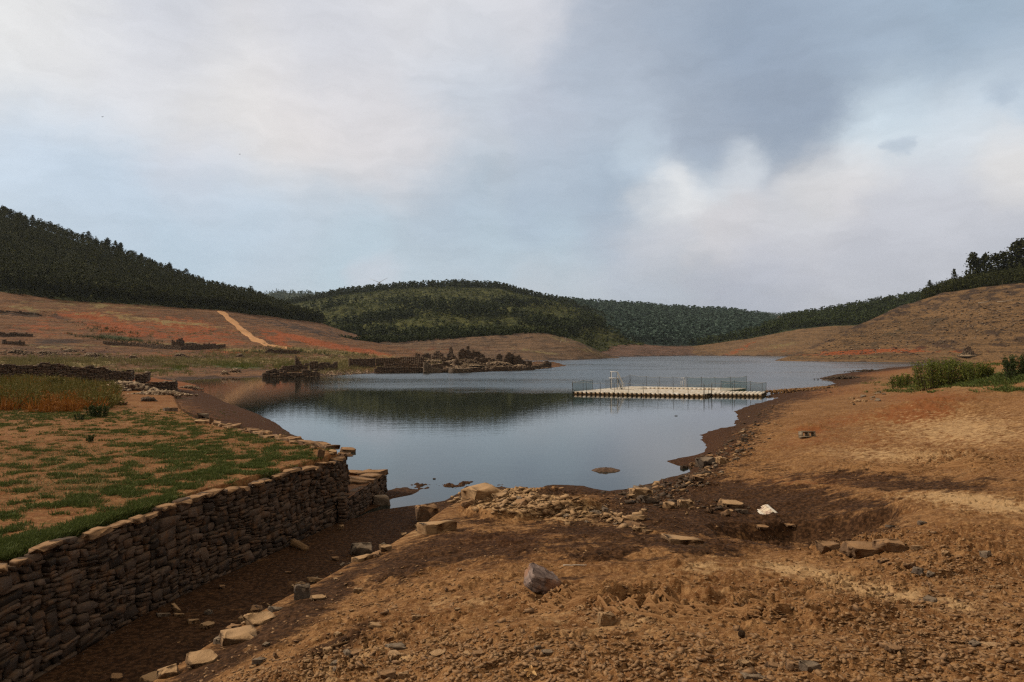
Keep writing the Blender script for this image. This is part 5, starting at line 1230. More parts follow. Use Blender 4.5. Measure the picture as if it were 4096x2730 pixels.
# left plain: grass strips seen across the bay
tl = [blade_proto(14, s + 80, .6, .3, .05) for s in range(5)]
HL = [HILLS['left']['obj']]
plants('green_reeds', "120 340 45 2.2 6 1|110 331 30 3 10 .8|300 352 40 2 4 .8|255 352 30 1.6 0 .7|350 354 30 1.5 4 .6|310 343 10 1 0 .6", 2600, tl, (.8, 2.0), M_DGREEN, 'green reedy strips on the left hillside', 'reeds', 51, (60, 400, 322, 360), .45, .7, HL)
plants('dry_grass', "200 361 120 5 0 .9|60 361 70 3 0 1.1|330 353 60 3 5 .9|260 354 60 3 0 .9|330 363 60 5 0 1|420 362 60 3 0 .7|240 356 60 2 0 .8|200 333 60 2 0 .3|130 373 60 3 0 .4|30 366 60 2 0 .9|340 368 40 4 0 .8", 9000, tl, (.5, 1.3), M_STRAW, 'pale dry grass over the plain beneath the left hillside', 'dry grass', 52, (-20, 500, 325, 378), .42, 1.2, HL)
plants('meadow', "235 365 30 2.5 3 1.1|215 363 10 2 0 1|177 367 14 1.6 0 1.1|290 366 16 5 0 .8|160 371 30 1.2 0 .6|330 366 20 3 0 .4|480 361 20 1 0 .4", 4500, tl, (.35, .9), M_BUSH, 'bright green damp grass by the far bay', 'grass', 53, (120, 520, 356, 375), .5, 1.4, HL)

# ---------------------------------------------------------------- ruined village
def ruin(u0, v0, u1, v1, htop, label, seed, name='stone_ruin', thick=.7, d0=None, d1=None, holes=(), mat=None, cap=True, rub=.5, jag=.5):
    """free-standing broken wall; htop: list of (fraction, height px) along it"""
    a = hit(u0, v0); b = hit(u1, v1)
    pa = a[0] if a else Vector(P(u0, v0, 0)); pb = b[0] if b else Vector(P(u1, v1, 0))
    if d0: pa = Vector(PD(u0, v0, d0))
    if d1: pb = Vector(PD(u1, v1, d1))
    sc = (pa.y + pb.y) / 2 / F; L = (pb - pa).xy.length; d = (pb - pa); d.z = 0; d.normalize(); nn = Vector((d.y, -d.x, 0))
    n = max(5, int(L / .7)); r = random.Random(seed); root_loc = (pa + pb) / 2; root_loc.z = min(pa.z, pb.z)
    fr = [h[0] for h in htop]; hh = [h[1] * sc for h in htop]
    V = []; Fc = []; A = []
    rows = []
    for k in range(n):
        f = (k + .5) / n; h = float(np.interp(f, fr, hh)) + r.gauss(0, .3 * jag) + .9 * jag * math.sin(k * .9 + seed) * r.random(); h = max(.3, round(h / .55) * .55 + r.uniform(-.1, .1))
        s0, s1 = k / n * L, (k + 1) / n * L; base = (pa.z * (1 - f) + pb.z * f) - .6
        z0 = base; ct = .32
        for lo, hi, zl, zh in holes:
            pass
        t = base
        while t < base + .6 + h:
            hcl = ct * r.uniform(.6, 1.5); t2 = min(t + hcl, base + .6 + h + .1)
            zc = t - base - .6
            if any(lo <= f <= hi and zl * sc <= zc <= zh * sc for lo, hi, zl, zh in holes): t = t2; continue
            w0 = thick / 2 * r.uniform(.8, 1.12); w1 = thick / 2 * r.uniform(.8, 1.12); e0 = r.uniform(0, .05); e1 = r.uniform(0, .05)
            c = [pa + d * (s0 + e0) - nn * -w0, pa + d * (s1 - e1) - nn * -w0, pa + d * (s1 - e1) - nn * w1, pa + d * (s0 + e0) - nn * w1]
            q = len(V); var = r.random() * (.9 if t2 < base + .5 + h else 1)
            for zz_ in (t, t2 - .02): V += [(x.x, x.y, zz_) for x in c]
            A += [var] * 8
            Fc += [(q + 3, q + 2, q + 1, q), (q + 4, q + 5, q + 6, q + 7), (q, q + 1, q + 5, q + 4), (q + 1, q + 2, q + 6, q + 5), (q + 2, q + 3, q + 7, q + 6), (q + 3, q, q + 4, q + 7)]
            t = t2
    o = mesh_obj(name, np.array(V) - np.array(root_loc), Fc, mat or M_RUIN, attrs={'var': np.array(A)}); o.location = root_loc
    return tag(o, label, 'ruin', 'broken walls of the flooded village')
def heap(u, v, wpx, hpx, label, seed, n=140, mat=None, dpx=None, name='rubble_heap', size=(.3, 1.25), zb=None, cat='rubble heap'):
    h_ = hit(u, v); p = h_[0] if h_ else Vector(P(u, v, 0)); w = wpx * p.y / F; h = hpx * p.y / F; dd = (dpx or wpx * .5) * p.y / F
    r = random.Random(seed); V = []; Fc = []; A = []; nn = 0
    g = 14; X, Y = np.meshgrid(np.linspace(-1, 1, g), np.linspace(-1, 1, g)); R2 = X ** 2 + Y ** 2
    Z = h * np.clip(1 - R2, 0, 1) * (.7 + .5 * fbm(X * 2 + seed, Y * 2, 3, seed)) - .35
    V.append(np.stack([X * w / 2, Y * dd / 2, Z], -1).reshape(-1, 3)); Fc += [list(q) for q in grid_faces(g, g)]; A += [.2] * (g * g); nn = g * g
    ch = [rock_verts(700 + k, (1, .8, .5), 9, 0, 0) for k in range(6)]
    for _ in range(int(n * (2.2 if w > 4 else 1.3))):
        x, y = r.gauss(0, .45), r.gauss(0, .45); q = x * x + y * y
        z = h * max(0, 1 - q) * .85; s = r.uniform(*size) * (1 - .4 * min(1, q)); rv, rf = ch[r.randrange(6)]
        M = np.array(Euler((r.uniform(-.8, .8), r.uniform(-.8, .8), r.uniform(0, 6.28))).to_matrix())
        gx_, gy_ = p.x + x * w / 2, p.y + y * dd / 2
        V.append(rv * s @ M.T + np.array((x * w / 2, y * dd / 2, z - .05))); Fc += [[k + nn for k in f] for f in rf]; A += [r.random()] * len(rv); nn += len(rv)
    o = mesh_obj(name, np.concatenate(V), Fc, mat or M_RUBBLE, attrs={'var': np.array(A)}); o.location = p
    return tag(o, label, cat, 'heaps of fallen stone')
# left lakeside house
ruin(263, 377.4, 279, 377.2, [(0, 3), (.2, 7), (.8, 8), (1, 6)], 'rounded wet wall end at the left tip of the village ruins', 101, thick=1.2)
ruin(262, 378, 280, 378, [(0, 2), (.3, 5), (.8, 6), (1, 4)], 'low wet wall nearest the water at the left tip of the ruins', 108, thick=.8)
ruin(280, 377.6, 302, 377.0, [(0, 4), (.3, 4.5), (.6, 5), (1, 4)], 'low front wall rising from the water at the left of the village', 102)
ruin(302, 376.8, 320, 376.4, [(0, 4), (.3, 6.5), (.6, 5), (.8, 6), (1, 3)], 'front wall of the left ruin standing in the water, right portion', 103)
ruin(295, 371.5, 302, 371.5, [(0, 15), (.3, 14.5), (.7, 9), (1, 7)], 'tall pointed gable remnant, highest piece of the left ruin', 104, jag=.2)
ruin(302, 371.5, 320, 371.2, [(0, 6), (.3, 9), (.33, 7), (.42, 7), (.46, 9.5), (.9, 9.5), (1, 6)], 'broken house wall with a doorway gap beside the tall gable remnant', 105, holes=[(.24, .40, -5, 5)], jag=.3)
ruin(320, 370.5, 337, 369.5, [(0, 8), (.2, 7), (.5, 7), (1, 5.5)], 'house wall with a small square window at the right of the left ruin', 106, holes=[(.35, .48, 2.5, 4.5)], jag=.3)
ruin(280, 372.5, 295, 371.5, [(0, 3), (.5, 6), (1, 6)], 'slanting wall joining the wet front wall to the tall gable remnant', 107, jag=.3)
RB = [HILLS['left']['obj'], ground]
gravel('rubble', 900, (300, 372, 364, 378, "328 372.5 12 3 5 1|345 372 22 2 0 .6|312 376 14 1 0 .8|355 371 14 1.2 0 .5"), (.25, 1.1), M_RUBBLE, 'pale fallen rubble round the left lakeside ruin', 111, RB, 2, 'rubble', -.3)
# middle block
ruin(349, 367.6, 372.5, 367.2, [(0, 8.6), (.5, 8.6), (.9, 8.8), (1, 8.2)], 'long flat topped dark wall of the roofless building', 121, jag=.08)
ruin(372.5, 367.2, 374.5, 365.4, [(0, 8.5), (1, 7.5)], 'short return wall at the right end of the flat topped wall', 122, jag=.1)
ruin(376, 366.4, 401, 366, [(0, 7.5), (.3, 8), (.35, 8), (1, 8)], 'dark back wall right of the gap in the middle ruins', 123, jag=.15)
ruin(384, 368.5, 424, 367.8, [(0, 5), (.2, 3), (.45, 7), (.7, 3), (.85, 5), (1, 5)], 'notched inner wall behind the terrace wall of the middle ruins', 124, jag=.35)
ruin(400, 365.4, 424, 364.8, [(0, 7.5), (.5, 8), (1, 8.5)], 'dark back wall under the rubble slope of the village', 125, jag=.2)
ruin(374, 372.6, 424, 373.2, [(0, 2), (.08, 5.4), (.5, 5.6), (1, 6)], 'long low terrace wall facing the water in the middle of the village', 126, jag=.08)
ruin(423.5, 373.6, 440, 373.6, [(0, 10.4), (.35, 10.2), (.42, 5.4), (.8, 5), (1, 5.2)], 'lighter grey corner wall beside the terrace wall', 127, jag=.15, mat=M_GREY)
ruin(429, 369.8, 443, 369.4, [(0, 2), (.3, 6.5), (.7, 6), (1, 2)], 'dark rounded gable just behind the grey corner wall', 128, jag=.2)
ruin(440, 373.4, 451, 373.4, [(0, 5), (.5, 3.5), (.8, 5.5), (1, 5)], 'broken front wall between the grey corner wall and the square quay', 129, jag=.25)
ruin(451, 374.4, 469, 374.1, [(0, 5.7), (1, 6)], 'square quay like wall block standing in the water', 130, jag=.06, mat=M_GREY, thick=2.5)
ruin(469, 373.4, 491, 373, [(0, 5), (.3, 6), (.6, 4.5), (1, 4)], 'low waterline wall right of the square quay block', 131, jag=.3)
ruin(491, 372.3, 516, 371.6, [(0, 4), (.4, 5), (1, 4)], 'low waterline wall near the right end of the village', 132, jag=.3)
ruin(516, 371.6, 534, 370.4, [(0, 3.5), (1, 4)], 'last long low wall toward the right end of the village', 136, jag=.3)
ruin(533, 369.2, 543, 368.0, [(0, 3.4), (1, 2.6)], 'short dark wall end at the right tip, half in water', 133, jag=.15)
ruin(541.5, 366.9, 550, 366.6, [(0, 2), (.6, 5), (1, 4)], 'isolated stump of wall in the water beyond the village', 134, thick=1.5, jag=.2)
# upper village
for i, (u0, u1, v, hts_, lab) in enumerate([
    (415.5, 420, 359.5, [(0, 5.6), (.5, 4.5), (1, 4.8)], 'small upright wall fragment at the left of the village crown'),
    (422, 430, 358.5, [(0, 2.5), (.5, 3.6), (1, 3.4)], 'low wall fragment between the upright fragment and the arched gable'),
    (432, 443, 360.2, [(0, 3), (.3, 7), (.55, 7), (.75, 5.5), (1, 5)], 'arched dark gable on the village crown with grass below'),
    (447, 451.5, 362, [(0, 6), (.5, 7), (1, 6)], 'dark stub wall beneath the thin chimney fragment'),
    (449.4, 452.6, 359, [(0, 8), (.6, 9), (1, 6)], 'thin leaning chimney fragment on the village crown'),
    (458, 466.5, 364.8, [(0, 9.5), (.5, 11.5), (1, 11)], 'tall dark wall left of the highest chimney'),
    (464, 472, 361, [(0, 6), (.3, 8), (.6, 8.5), (1, 6)], 'stepped wall shoulder under the highest chimney'),
    (466.4, 468.8, 360, [(0, 11), (1, 11.4)], 'highest chimney of the village, a thin stone spike'),
    (472, 480.6, 361, [(0, 7.5), (.18, 10.5), (.3, 7.6), (.7, 7), (1, 4.6)], 'dark gable with a chimney stub right of the stone spike'),
    (481, 484, 360.5, [(0, 5), (1, 3.5)], 'small dark fragment on the right shoulder of the village'),
    (496.7, 501.5, 361.4, [(0, 4), (.4, 6), (1, 4)], 'low dark fragment on the right slope of the village'),
    (503.6, 514, 364.8, [(0, 4), (.3, 8), (.5, 9.5), (.75, 8.5), (1, 7)], 'broad dark gable near the right end of the village'),
    (514, 526, 365.6, [(0, 5), (.35, 8.4), (.6, 4.5), (1, 3)], 'pointed gable beside the broad dark gable'),
    (527, 531, 367.4, [(0, 4), (.5, 5), (1, 4)], 'small stub right of the pointed gable')]):
    hts_ = [(q, hh_ * 1.3) for q, hh_ in hts_]
    ruin(u0, v, u1, v - .1, hts_, lab, 140 + i, jag=.22, thick=1.0)
heap(462, 364.5, 44, 6, 'dark core mound of the village crown', 177, 260, M_RUIN, dpx=26)
heap(497, 366.5, 40, 5, 'dark mound of fallen walls right of the chimneys', 178, 240, M_RUIN, dpx=22)
heap(432, 363.5, 26, 3.5, 'dark mound of fallen walls under the arched gable', 179, 140, M_RUIN, dpx=16)
heap(520, 368, 22, 3, 'dark mound under the pointed gable', 180, 100, M_RUIN, dpx=14)
for i, (u0, u1, v, hh_) in enumerate([(420, 428, 362, 5), (427, 436, 363.5, 5), (441, 450, 363, 6), (450, 459, 362.5, 7), (454, 462, 366, 6), (465, 474, 364.5, 8), (474, 484, 364, 7), (482, 492, 363, 6), (488, 497, 365, 6), (497, 506, 366, 6), (440, 452, 367, 5)]):
    ruin(u0, v, u1, v - .4, [(0, hh_ * .6), (.3, hh_), (.6, hh_ * .75), (1, hh_ * .4)], 'one of the low broken wall lines between the gables of the village crown', 160 + i, jag=.4, thick=1.0)
gravel('rubble', 3400, (418, 548, 356, 374, "440 362 20 6 0 1|470 362 20 8 0 1.1|495 364 24 6 5 1.2|520 367.5 22 4 5 1.1|450 370 22 2.5 0 .6|480 371 30 1.6 0 .9|425 360 8 3 0 .6|505 371.6 26 1.4 0 .9|540 369 6 1 0 .6"), (.3, 1.35), M_RUBBLE, 'pale fallen rubble heaped over the village crown and right slope', 172, RB, 2, 'rubble', -.3)
gravel('rubble', 3200, (418, 548, 356, 374, "440 363 24 7 0 1|470 363 28 8 0 1.1|510 367 28 5 5 1"), (.3, 1.5), M_RUIN, 'dark fallen stones among the pale rubble of the village', 173, RB, 2, 'rubble', -.3)
gravel('rubble', 900, (-5, 240, 348, 362, "15 353 20 2 0 1|50 354 30 1.6 0 .8|100 357 30 2 5 .9|75 350 20 1.5 0 .6|150 359 30 1 0 .9|185 358 20 1.2 0 .5|40 348 30 2 0 .4"), (.3, 1.4), M_RUIN, 'dark stones spread over the left plain', 174, RB, 2, 'rubble')
gravel('rubble', 700, (310, 400, 352, 364, "345 357.5 22 1.6 8 1|370 361 18 1 5 .8"), (.3, 1.0), M_GREY, 'grey scree on the plain under the red clay cutting', 175, RB, 2, 'rubble')
gravel('bank_stones', 3200, (770, 1030, 290, 360, "900 335 110 22 -14 .6|980 315 60 20 0 .7|870 352 60 4 0 .6"), (.3, 2.2), M_RUIN, 'loose dark stones over the bare right hillside', 176, [HILLS['rnear']['obj']], 3, 'stones')
# hillside ruins
ruin(171.5, 346.5, 179.5, 347, [(0, 7), (.15, 7), (.5, 4), (.7, 6.5), (1, 8.5)], 'two horned house ruin alone on the left hillside', 181, jag=.15)
ruin(179.5, 347, 184, 345.5, [(0, 9), (.5, 8), (1, 4)], 'side wall of the horned house ruin on the left hillside', 182, jag=.15)
heap(191, 346.5, 18, 4.5, 'rubble heap beside the horned house ruin', 183, 90, M_RUIN)
ruin(103, 343.5, 140, 346.5, [(0, 1.5), (.3, 3), (1, 3.2)], 'long dark field wall left of the horned house ruin', 184, jag=.25)
ruin(138, 346.3, 182, 350, [(0, 3.2), (1, 3.4)], 'dark field wall running in front of the horned house ruin', 185, jag=.25)
ruin(182, 350, 225, 346.5, [(0, 4), (.6, 4), (1, 1.5)], 'dark field wall falling away right of the horned house ruin', 186, jag=.25)
ruin(265, 353.5, 300, 353.8, [(0, 2), (.1, 4), (.8, 3.5), (1, 2.5)], 'dark terrace wall on the slope above the left lakeside ruin', 187, jag=.25)
ruin(-5, 312.5, 42, 316.5, [(0, 2.5), (.7, 3), (1, 2)], 'upper dark stone bank near the forest at far left', 188, jag=.3)
ruin(-5, 336, 33, 336.5, [(0, 3.5), (1, 3)], 'middle dark stone bank at far left', 189, jag=.3)
ruin(2, 344, 25, 344.5, [(0, 3), (1, 3.5)], 'short dark stone bank below the middle bank at far left', 190, jag=.3)
for i, (u, v, w, h, lab) in enumerate([(92, 357, 18, 4, 'dark stone heap in the centre of the left plain'), (133, 358.5, 9, 3, 'small dark stone heap right of the centre heap'), (180, 356.5, 14, 3, 'dark hollow heap on the left plain below the horned ruin'),
        (240, 357, 8, 3, 'small dark heap left of the terrace wall'), (17, 353.5, 20, 4, 'stone heap at the left edge of the plain'), (45, 354, 22, 3, 'low stone heap beside the left edge heap'), (70, 352, 18, 3, 'reddish stone heap behind the centre heap'),
        (235, 372.5, 12, 4, 'low broken wall heap at the shore of the far bay'), (225, 374.5, 8, 3, 'little stone pile at the water of the far bay')]):
    heap(u, v, w, h, lab, 200 + i, 70, M_RUIN if i < 7 else M_RUBBLE, dpx=w * .7)
# old dark wall behind the terrace
def big_wall(pts, hfun, label, seed, size=(.6, .28), name='old_stone_wall', mat=M_RUIN, base=-.4):
    z0 = min(p[2] for p in pts) + base
    v_, f_, a_ = stone_face([(p[0], p[1]) for p in pts], z0, hfun, size, .02, .03, .4, .14, seed)
    o = mesh_obj(name, v_, f_, mat, attrs={'var': a_}); return tag(o, label, 'stone wall')
def walk(u0, v0, u1, v1, n=5):
    out = []
    for k in range(n):
        t = k / (n - 1); h_ = hit(u0 + (u1 - u0) * t, v0 + (v1 - v0) * t); p = h_[0] if h_ else Vector(P(u0, v0, 0)); out.append(tuple(p))
    return out
W1a = PD(-20, 384, 60); W1b = PD(60, 381, 66); W1c = PD(131, 377.5, 74); W1d = PD(134, 376, 82)
Lw = math.dist(W1a[:2], W1b[:2]); Lw2 = Lw + math.dist(W1b[:2], W1c[:2])
def w1_top(s):
    t = s / Lw2; va = np.interp(t, [0, .35, .65, 1, 1.2], [365, 363.8, 366.7, 371.2, 372]); yy = np.interp(t, [0, .5, 1], [60, 66, 74]) * K
    return H - (va - HORIZON) * yy / F + .12 * math.sin(s * .9) + .08 * math.sin(s * 2.7)
big_wall([W1a, W1b, W1c, W1d], w1_top, 'long dark old stone wall standing behind the terrace weeds', 301)
W2 = [PD(137, 379, 82), PD(148, 378.6, 84), PD(150, 377, 90)]
big_wall(W2, lambda s: H - (373.2 + 1.2 * math.cos(s * .6) - HORIZON) * 82 * K / F, 'rounded dark wall stub just right of the long old wall', 302)
W3 = [PD(112, 392, 66), PD(150, 393, 68), PD(175, 392, 71), PD(177, 391, 76)]
big_wall(W3, lambda s: H - (382.6 - HORIZON) * 68 * K / F + .1 * math.sin(s), 'lower dark wall beside the sandy beach', 303, base=-.2)
heap(125, 390, 46, 6, 'loose slate heap between the old wall and the beach', 304, 260, M_RUIN, dpx=30)
heap(160, 394.5, 60, 3.0, 'stones spilled along the foot of the lower dark wall', 305, 220, M_RUBBLE, dpx=14, size=(.2, .6))
heap(188, 388.5, 26, 2.5, 'line of stones trailing into the water from the lower dark wall', 306, 90, M_RUIN, dpx=10, size=(.2, .7))
heap(148, 401, 16, 3, 'dark slate flags jumbled where beach meets terrace', 307, 40, M_DARKST, size=(.2, .7))
# right shore
heap(968, 355.5, 18, 5, 'little collapsed stone hut on the right slope', 311, 90, M_RUIN, dpx=14)
ruin(963, 356.2, 974, 356, [(0, 7), (.3, 10), (.6, 9), (1, 4)], 'standing corner of the collapsed hut on the right slope', 312, thick=1.5)
heap(843, 379, 44, 3.5, 'dark stones along the far right shoreline spit', 314, 160, M_DARKST, dpx=26, size=(.2, .8))
heap(868, 371.5, 40, 1.8, 'thin line of stones on the farthest right shoreline', 315, 100, M_DARKST, dpx=20, size=(.2, .8))
# rubble causeway from the beach to the pontoon
def causeway():
    r = random.Random(77); V = []; Fc = []; A = []; nn = 0; ch = [rock_verts(800 + k, (1, .8, .6), 10, .03, 1) for k in range(6)]
    a = Vector(P(768, 394.3, 0)); b = Vector(P(835, 390, 0)); d = (b - a)
    for _ in range(620):
        t = r.random(); w = 1.4 + .9 * t; o_ = r.gauss(0, .5) * w; c = a + d * t; n_ = Vector((d.y, -d.x, 0)).normalized()
        z = max(0, .55 * (1 - (o_ / w) ** 2)) + .15 * t; s = r.uniform(.18, .5); rv, rf = ch[r.randrange(6)]
        M = np.array(Euler((r.uniform(-.8, .8), r.uniform(-.8, .8), r.uniform(0, 6.28))).to_matrix())
        V.append(rv * s @ M.T + np.array((c.x + n_.x * o_, c.y + n_.y * o_, z - .1))); Fc += [[k + nn for k in f] for f in rf]; A += [r.random()] * len(rv); nn += len(rv)
    m = mat_stone("causeway_stone", (0.09, 0.045, 0.020), (0.22, 0.125, 0.055), (0.13, 0.06, 0.025), (0.27, 0.16, 0.07), .5, 2)
    o = mesh_obj('causeway_rubble', np.concatenate(V), Fc, m, attrs={'var': np.array(A)}); tag(o, 'low causeway of piled brown stones leading to the pontoon', 'causeway', None, 'stuff')
causeway()
def mudbank():
    p = Vector(P(606, 470.5, 0)); X, Y = np.meshgrid(np.linspace(-1, 1, 50), np.linspace(-1, 1, 30)); w = 24 * p.y / F / 2
    R = (X ** 2 + Y ** 2) + .35 * fbm(X * 2, Y * 2, 3, 4); Z = .16 * (1 - R) + .04 * fbm(X * 5, Y * 5, 3, 8)
    m = mat_plain("mudbank", (0.06, 0.034, 0.02), (0.11, 0.066, 0.04), 5, spec=.3, rough=.6)
    o = mesh_obj('mudbank', np.stack([X * w * 1.2, Y * w * .75, Z], -1).reshape(-1, 3), grid_faces(30, 50), m, smooth=True); o.location = p
    tag(o, 'small brown mudbank breaking the water surface', 'mudbank')
mudbank()

# ---------------------------------------------------------------- dirt road on the left hill
def road():
    c = [(221, 311.5, 2.2), (226, 316, 2.6), (233, 322, 3.4), (241, 329, 4.8), (250, 336, 5.6), (259, 341.5, 5.6), (268, 345.3, 4.6), (277, 347.2, 3.0), (287, 348.0, 1.6)]
    V = []
    cc = []
    for (a, b) in zip(c[:-1], c[1:]):
        for k in range(6): cc.append([a[i] + (b[i] - a[i]) * k / 6 for i in range(3)])
    cc.append(list(c[-1]))
    P3 = [hit(u, v, HL)[0] for u, v, w in cc]
    for i, p in enumerate(P3):
        t = (P3[min(i + 1, len(P3) - 1)] - P3[max(i - 1, 0)]); t.z = 0; t.normalize(); n_ = Vector((t.y, -t.x, 0)); w = 3.0 + .8 * math.sin(i * .7)
        for k in range(7):
            q = p + n_ * w * (k / 3 - 1); V.append((q.x, q.y, gz(q.x, q.y, HL) + .28 - (.22 if k in (0, 6) else 0)))
    m = mat_plain("road_dirt", (0.42, 0.22, 0.10), (0.50, 0.28, 0.13), .4, stretch=(1, 1, 1), c3=(0.33, 0.15, 0.06))
    o = mesh_obj('path', np.array(V), grid_faces(len(P3), 7), m, smooth=True); tag(o, 'pale orange dirt track running down the left hillside', kind='structure')
road()

# ---------------------------------------------------------------- floating pontoon
A_ = np.array((6.3, 75.3)) * K; B_ = np.array((18.6, 70.9)) * K; C_ = np.array((14.0, 86.5)) * K; D_ = np.array((26.3, 82.1)) * K
DZ = .42
def dq(s, t): return A_ * (1 - s) * (1 - t) + B_ * s * (1 - t) + C_ * (1 - s) * t + D_ * s * t
pont = empty('floating_pontoon', (*dq(.5, .3), 0)); poff = np.array(pont.location)
def mat_float():
    m, nt, b = new_mat("float_plastic"); p = nt('TexCoord').outputs['Object']; v = nt('Attribute', attribute_name='var').outputs['Fac']
    z = nt('SeparateXYZ', {0: p}).outputs[2]
    c = nt.mix(v, (0.50, 0.46, 0.38), (0.60, 0.60, 0.58)); c = nt.mix(nt.rng(nt.noise(p, 1.6, 5, .7), .45, .62, 0, .7), c, (0.46, 0.36, 0.25))
    side = nt.rng(z, .33, .18); c = nt.mix(nt.math('MULTIPLY', side, .85), c, (0.30, 0.17, 0.06)); c = nt.mix(nt.rng(z, .12, .02), c, (0.06, 0.035, 0.015))
    nt.l.new(c, b.inputs['Base Color']); b.inputs['Roughness'].default_value = .6; return m
M_FLOAT = mat_float(); M_LUG = mat_plain("dark_rubber", (0.02, 0.018, 0.015), (0.05, 0.04, 0.03), 5)
M_POST = mat_plain("post_steel", (0.045, 0.048, 0.048), (0.09, 0.09, 0.085), 4); M_WHITE = mat_plain("white_paint", (0.50, 0.50, 0.49), (0.62, 0.62, 0.60), 3, .5)
M_ROPE = mat_plain("rope", (0.30, 0.31, 0.30), (0.42, 0.42, 0.40), 9)
NX, NY = 28, 26
def blocks(quad, nx, ny, keep, seed):
    r = random.Random(seed); V = []; Fc = []; A = []; n = 0; L = MB()
    for i in range(nx):
        for j in range(ny):
            if not keep((i + .5) / nx, (j + .5) / ny): continue
            e = .07; cs = [quad((i + a) / nx, (j + b) / ny) for a, b in ((e, e), (1 - e, e), (1 - e, 1 - e), (e, 1 - e))]
            ci = [quad((i + a) / nx, (j + b) / ny) for a, b in ((.16, .16), (.84, .16), (.84, .84), (.16, .84))]
            dz = r.uniform(-.012, .012)
            V += [(c[0], c[1], -.2) for c in cs] + [(c[0], c[1], DZ - .05 + dz) for c in cs] + [(c[0], c[1], DZ + dz) for c in ci]; A += [r.random()] * 12
            for k in range(4):
                k2 = (k + 1) % 4; Fc += [(n + k, n + k2, n + 4 + k2, n + 4 + k), (n + 4 + k, n + 4 + k2, n + 8 + k2, n + 8 + k)]
            Fc.append((n + 8, n + 9, n + 10, n + 11)); n += 12
            if j == 0 or i == nx - 1 or i == 0: 
                q = quad((i + (1 if i == nx - 1 and j else 0)) / nx, j / ny); L.box((q[0], q[1], DZ - .17), (.14, .2, .24))
    return V, Fc, A, L
keep = lambda s, t: not (.22 < s < .86 and .60 < t < .86)
V, Fc, Aa, L1 = blocks(dq, NX, NY, keep, 5)
mesh_obj('float_blocks', np.array(V) - poff, Fc, M_FLOAT, pont, attrs={'var': np.array(Aa)})
L1.v = [v - poff for v in L1.v]; L1.build('connecting_lugs', M_LUG, pont)
tag(pont, 'square floating swimming pontoon of beige plastic cubes with an open pool', 'pontoon')
WQ = [np.array(q) * K for q in ((19.75, 72.45), (24.3, 71.1), (26.1, 75.2), (21.2, 76.6))]
def wq(s, t): return WQ[0] * (1 - s) * (1 - t) + WQ[1] * s * (1 - t) + WQ[3] * (1 - s) * t + WQ[2] * s * t
wk = empty('floating_walkway', (*wq(.5, .5), 0)); woff = np.array(wk.location)
V, Fc, Aa, L2 = blocks(wq, 12, 9, lambda s, t: True, 6)
mesh_obj('float_blocks', np.array(V) - woff, Fc, M_FLOAT, wk, attrs={'var': np.array(Aa)})
L2.v = [v - woff for v in L2.v]; L2.build('connecting_lugs', M_LUG, wk)
tag(wk, 'floating gangway of plastic cubes joining pontoon and stone causeway', 'gangway')
def mat_net():
    m, nt, b = new_mat("green_netting"); b.inputs['Base Color'].default_value = (0.022, 0.095, 0.090, 1); b.inputs['Roughness'].default_value = .9
    tr = nt('BsdfTransparent'); mx = nt('MixShader', {0: 0.34, 1: tr.outputs[0], 2: b.outputs[0]}); nt.l.new(mx.outputs[0], nt.n['Material Output'].inputs[0]); return m
M_NET = mat_net(); 
def mat_net2():
    m, nt, b = new_mat("grey_netting"); b.inputs['Base Color'].default_value = (0.07, 0.085, 0.085, 1)
    tr = nt('BsdfTransparent'); mx = nt('MixShader', {0: 0.2, 1: tr.outputs[0], 2: b.outputs[0]}); nt.l.new(mx.outputs[0], nt.n['Material Output'].inputs[0]); return m
M_NET2 = mat_net2()
PH = 1.35
def fence(root, off_, pts, net=None, rope=True, hs=None, sag=.12, lean=0.0, frac=1.0):
    tops = []
    for k, q in enumerate(pts):
        h = (hs[k] if hs else PH); b = MB(); ax = random.uniform(-.05, .05) + lean
        top = (q[0] + ax * h - off_[0], q[1] - off_[1], DZ + h); b.tube([(q[0] - off_[0], q[1] - off_[1], .05), top], .034, 6, .028); b.build('post', M_POST, root); tops.append(top)
    R = MB(); VN = []; FN = []
    for (a, c) in zip(tops[:-1], tops[1:]):
        seg = 6; row = []
        for k in range(seg + 1):
            t = k / seg; z = a[2] * (1 - t) + c[2] * t - sag * 4 * t * (1 - t); row.append((a[0] * (1 - t) + c[0] * t, a[1] * (1 - t) + c[1] * t, z - .04))
        if rope: R.tube(row, .018, 4)
        if net:
            n0 = len(VN)
            for p in row: VN += [p, (p[0], p[1], DZ + (p[2] - DZ) * (1 - frac))]
            FN += [(n0 + 2 * k, n0 + 2 * k + 1, n0 + 2 * k + 3, n0 + 2 * k + 2) for k in range(seg)]
    if rope: R.build('rope', M_ROPE, root)
    if net: mesh_obj('netting', np.array(VN), FN, net, root)
random.seed(31)
fence(pont, poff, [dq(s, -.008) for s in np.linspace(0, 1, 10)], None, hs=[1.5, 1.5] + [1.4] * 7 + [1.5], sag=.2)
fence(pont, poff, [dq(-.006, t) for t in (.0, .17, .32)], M_NET, hs=[1.5, 1.6, 1.5])
fence(pont, poff, [dq(-.006, t) for t in (.55, .68, .84, 1.0)], M_NET2, hs=[1.4, 1.6, 1.6, 2.0])
fence(pont, poff, [dq(s, 1.006) for s in (0, .14, .26, .38, .5)], M_NET2, hs=[2.0, 1.7, 1.7, 1.7, 1.7])
fence(pont, poff, [dq(s, 1.006) for s in (.5, .62, .74, .87, 1.0)], M_NET, hs=[1.7, 1.7, 1.7, 1.8, 2.0])
fence(pont, poff, [dq(1.005, t) for t in (0, .08, .15)], None)
fence(wk, woff, [wq(s, -.01) for s in (0, .42, 1.0)], M_NET, hs=[1.5, 1.5, 1.5], frac=.0)
